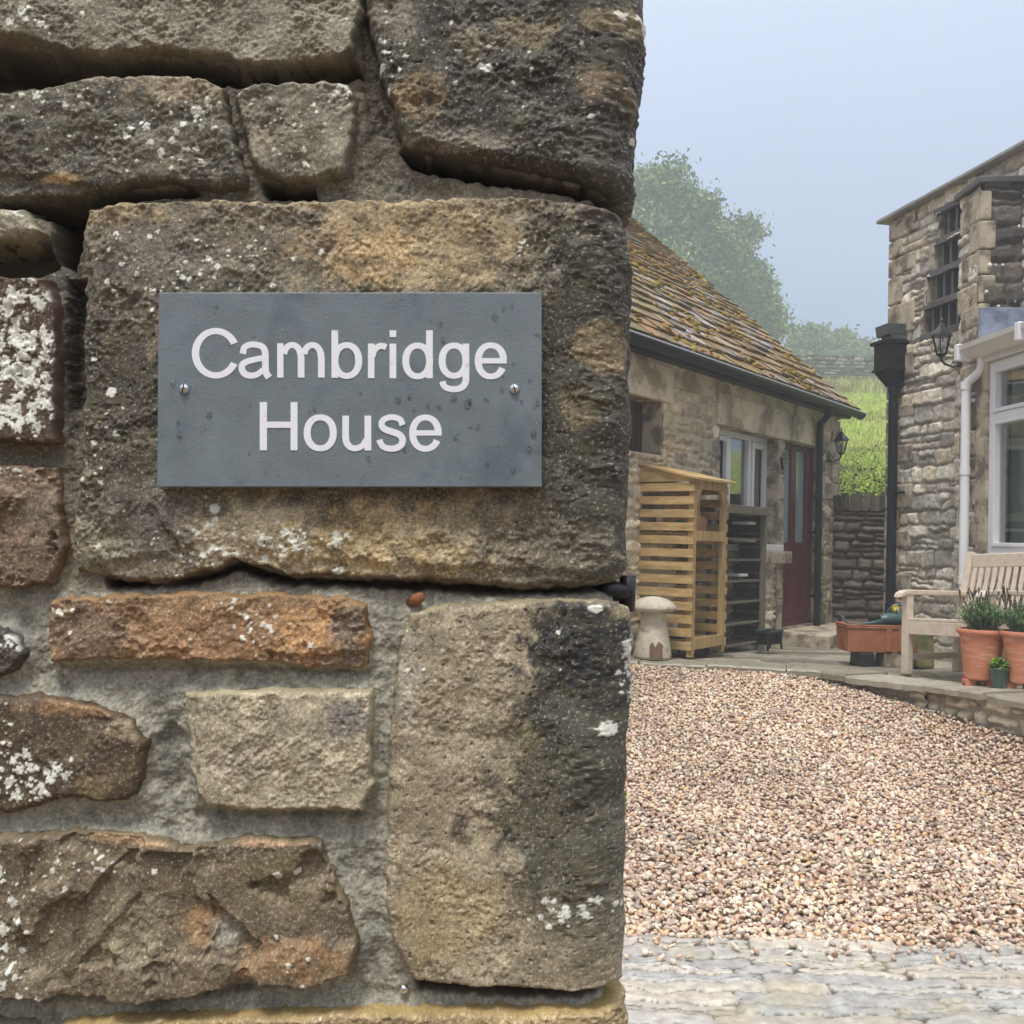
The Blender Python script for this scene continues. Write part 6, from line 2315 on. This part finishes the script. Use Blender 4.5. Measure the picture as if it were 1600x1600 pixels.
bpart('seat', seat, .004)
bpart('front_rail', lambda m: m.box(BF_, w, BL - w, .01, .04, SH - .10, SH - .008), .004)
bk = lambda x, z: BF_.pt(x, np.interp(z, [SH, zt0], [BD - .05, BD + .06]), z)
bpart('top_rail', lambda m: m.beam(bk(w, zt0 - .065), bk(BL - w, zt0 - .065), .038, .10, up=(0, 0, 1)), .008)
bpart('lower_back_rail', lambda m: m.beam(bk(w, SH + .06), bk(BL - w, SH + .06), .034, .06, up=(0, 0, 1)), .005)
ns = 11
for i in range(ns):
    x = w + (BL - 2 * w) * (i + .5) / ns
    bpart('back_slat', lambda m: m.beam(bk(x, SH + .09), bk(x, zt0 - .115), .036, .014, up=by), .003)

# ================================================================== POTS
def big_pot(px, py, Hpx, label, plant_label, seed):
    p = gp(px, py)
    Y = p[1] + .10
    x = at(px, py, Y)[0]
    k = Y / 1600
    z = float(zt(Y)) + .012
    t = thing('terracotta_pot', (x, Y, z), label, 'plant pot', 'large terracotta pots on the terrace edge')
    H = Hpx * k
    ft = 12 * k
    mb = MB()
    prof = [(24.5 * k, ft), (25.5 * k, ft + 2 * k)]
    for i in range(22):
        tt = (i + 1) / 22
        prof.append(((25.5 + 7.5 * tt ** 1.3) * k + .0012 * (1 if i % 2 else -1), ft + (H - ft - 9 * k) * tt))
    prof += [(36.0 * k, H - 8 * k), (37.2 * k, H - 5 * k), (36.8 * k, H - 1 * k), (35 * k, H), (31.5 * k, H - 1 * k), (30.5 * k, H - 7 * k), (.002, H - 7 * k)]
    mb.lathe((x, Y, z), prof, 40)
    mb.build('body', MT['terra'], t, smooth=True)
    for i in range(3):
        an = -PI / 2 + .55 + i * 2 * PI / 3 - (.0 if seed % 2 else .35)
        c, s = math.cos(an), math.sin(an)
        f = Frame((x + c * 20 * k, Y + s * 20 * k, z), (-s, c, 0), (c, s, 0), (0, 0, 1))
        m = MB()
        m.prism(f, [(-9 * k, 0), (-4.5 * k, 0), (-3 * k, 5 * k), (3 * k, 5 * k), (4.5 * k, 0), (9 * k, 0), (7 * k, ft), (-7 * k, ft)], -8 * k, 8 * k)
        m.build('pot_foot', MT['terra'], t, bevel=.004)
    rg = np.random.default_rng(seed)
    an, rr = rg.uniform(0, 2 * PI, 150), np.sqrt(rg.random(150)) * 30 * k
    pts = np.stack([x + rr * np.cos(an), Y + rr * np.sin(an), np.full(150, z + H - 4.5 * k)], 1)
    g = pebbles('white_chippings', pts, (.012, .026), srgb_pal((232, 228, 220), (214, 208, 200), (226, 214, 204)), seed + 3, parent=t)
    g['kind'] = 'stuff'
    # lavender
    pl = thing('lavender_plant', (x, Y, z + H - 4 * k), plant_label, 'lavender', 'lavender plants in the terracotta pots')
    rnd_ = random.Random(seed)
    mb = MB()
    base = np.array([x, Y, z + H - 6 * k])
    tips = []
    for i in range(230):
        an = rnd_.uniform(0, 2 * PI)
        rr = 40 * k * math.sqrt(rnd_.random())
        hh_ = (26 + 22 * rnd_.random()) * k * (1.15 - .5 * (rr / (40 * k)) ** 2)
        q0 = base + np.array([math.cos(an) * rr * .4, math.sin(an) * rr * .4, 0])
        q1 = base + np.array([math.cos(an) * rr * 1.0, math.sin(an) * rr * 1.0, hh_])
        tips.append(q1)
        c = lin(rnd_.choice([(96, 128, 84), (112, 144, 98), (84, 114, 74), (134, 160, 112)]))
        for kk in range(9):
            tt = .18 + .82 * kk / 8
            pnt = q0 + (q1 - q0) * tt + np.array([0, 0, hh_ * .15 * math.sin(tt * PI)])
            for sgn in (-1, 1):
                a2 = rnd_.uniform(0, 2 * PI)
                d = np.array([math.cos(a2), math.sin(a2), rnd_.uniform(.2, 1.2)])
                d *= rnd_.uniform(9, 15) * k / np.linalg.norm(d) * .7
                sv = np.cross(d, (0, 0, 1))
                sv = sv / (np.linalg.norm(sv) + 1e-9) * .9 * k
                mb.add([pnt - sv, pnt + sv, pnt + d], [(0, 1, 2)], c * rnd_.uniform(.75, 1.25))
    mb.build('foliage', MT['leaf'], pl)
    mb = MB()
    for i in range(26):
        q0 = tips[rnd_.randrange(len(tips))]
        q1 = q0 + np.array([rnd_.gauss(0, 6 * k), rnd_.gauss(0, 6 * k), rnd_.uniform(18, 38) * k])
        mb.tube([q0, q1], .0016, 4, col=lin((96, 96, 76)))
        for j in range(7):
            pnt = q1 - (q1 - q0) * .36 * j / 7
            mb.lathe(pnt, [(.0005, -.006), (.0055 + .001 * rnd_.random(), -.001), (.0045, .004), (.0005, .007)], 6, col=lin(rnd_.choice([(98, 90, 88), (80, 74, 72), (118, 108, 100), (72, 64, 60)])))
    mb.build('flower_spikes', MT['blade'], pl)


big_pot(1533, 1078, 90, 'large ribbed terracotta pot on feet, left of the green glazed pot', 'bushy lavender with faded spikes in the pot left of the glazed pot', 41)
big_pot(1601, 1084, 92, 'large ribbed terracotta pot on feet, cut off by the photo edge', 'bushy lavender with faded spikes in the pot at the photo edge', 42)
gpz = gp(1559, 1081)
Yg = gpz[1] + .03
kx = Yg / 1600
gx_ = at(1561, 1080, Yg)[0]
gzz = float(zt(Yg)) + .012
gpt = thing('glazed_pot', (gx_, Yg, gzz), 'small dark green glazed pot between the two terracotta pots', 'plant pot')
mb = MB()
mb.lathe((gx_, Yg, gzz), [(10 * kx, 0), (11 * kx, 2 * kx), (13.2 * kx, 16 * kx), (14 * kx, 30 * kx), (15.4 * kx, 31 * kx), (15.4 * kx, 34 * kx), (13.2 * kx, 34 * kx), (12.6 * kx, 29 * kx), (.002, 29 * kx)], 28)
mb.build('body', MT['glaze'], gpt, smooth=True)
gl = thing('leafy_plant', (gx_, Yg, gzz + 29 * kx), 'bright lime green leafy plant in the small glazed pot', 'plant')
mb = MB()
r = random.Random(9)
for i in range(150):
    an, rr = r.uniform(0, 2 * PI), 15 * kx * math.sqrt(r.random())
    pnt = np.array([gx_ + math.cos(an) * rr, Yg + math.sin(an) * rr, gzz + (30 + 20 * r.random() * (1 - .4 * rr / (15 * kx))) * kx])
    a2 = r.uniform(0, 2 * PI)
    d = np.array([math.cos(a2), math.sin(a2), r.uniform(.1, .8)]) * 7 * kx
    sv = np.array([-math.sin(a2), math.cos(a2), .2]) * 3.4 * kx
    mb.add([pnt, pnt + d * .5 + sv, pnt + d, pnt + d * .5 - sv], [(0, 1, 2, 3)], lin(r.choice([(140, 184, 58), (116, 160, 50), (160, 200, 80), (96, 136, 44)])))
mb.build('leaves', MT['leaf'], gl)

# ================================================================== RAIN-HAZE
def haze():
    m = bpy.data.materials.new('haze')
    m.use_nodes = True
    t = m.node_tree
    t.nodes.clear()
    o = t.nodes.new('ShaderNodeOutputMaterial')
    v = t.nodes.new('ShaderNodeVolumePrincipled')
    v.inputs['Color'].default_value = (.88, .94, 1.0, 1)
    v.inputs['Density'].default_value = .0055
    v.inputs['Anisotropy'].default_value = .1
    t.links.new(v.outputs[0], o.inputs['Volume'])
    mb = MB()
    mb.box(WF, -72, 72, -32, 96, -1.4, 29)
    ob = mb.build('haze', m)
    ob['kind'] = 'stuff'
    tagit(ob, 'pale rainy haze hanging over the hillside and trees', 'haze')


haze()
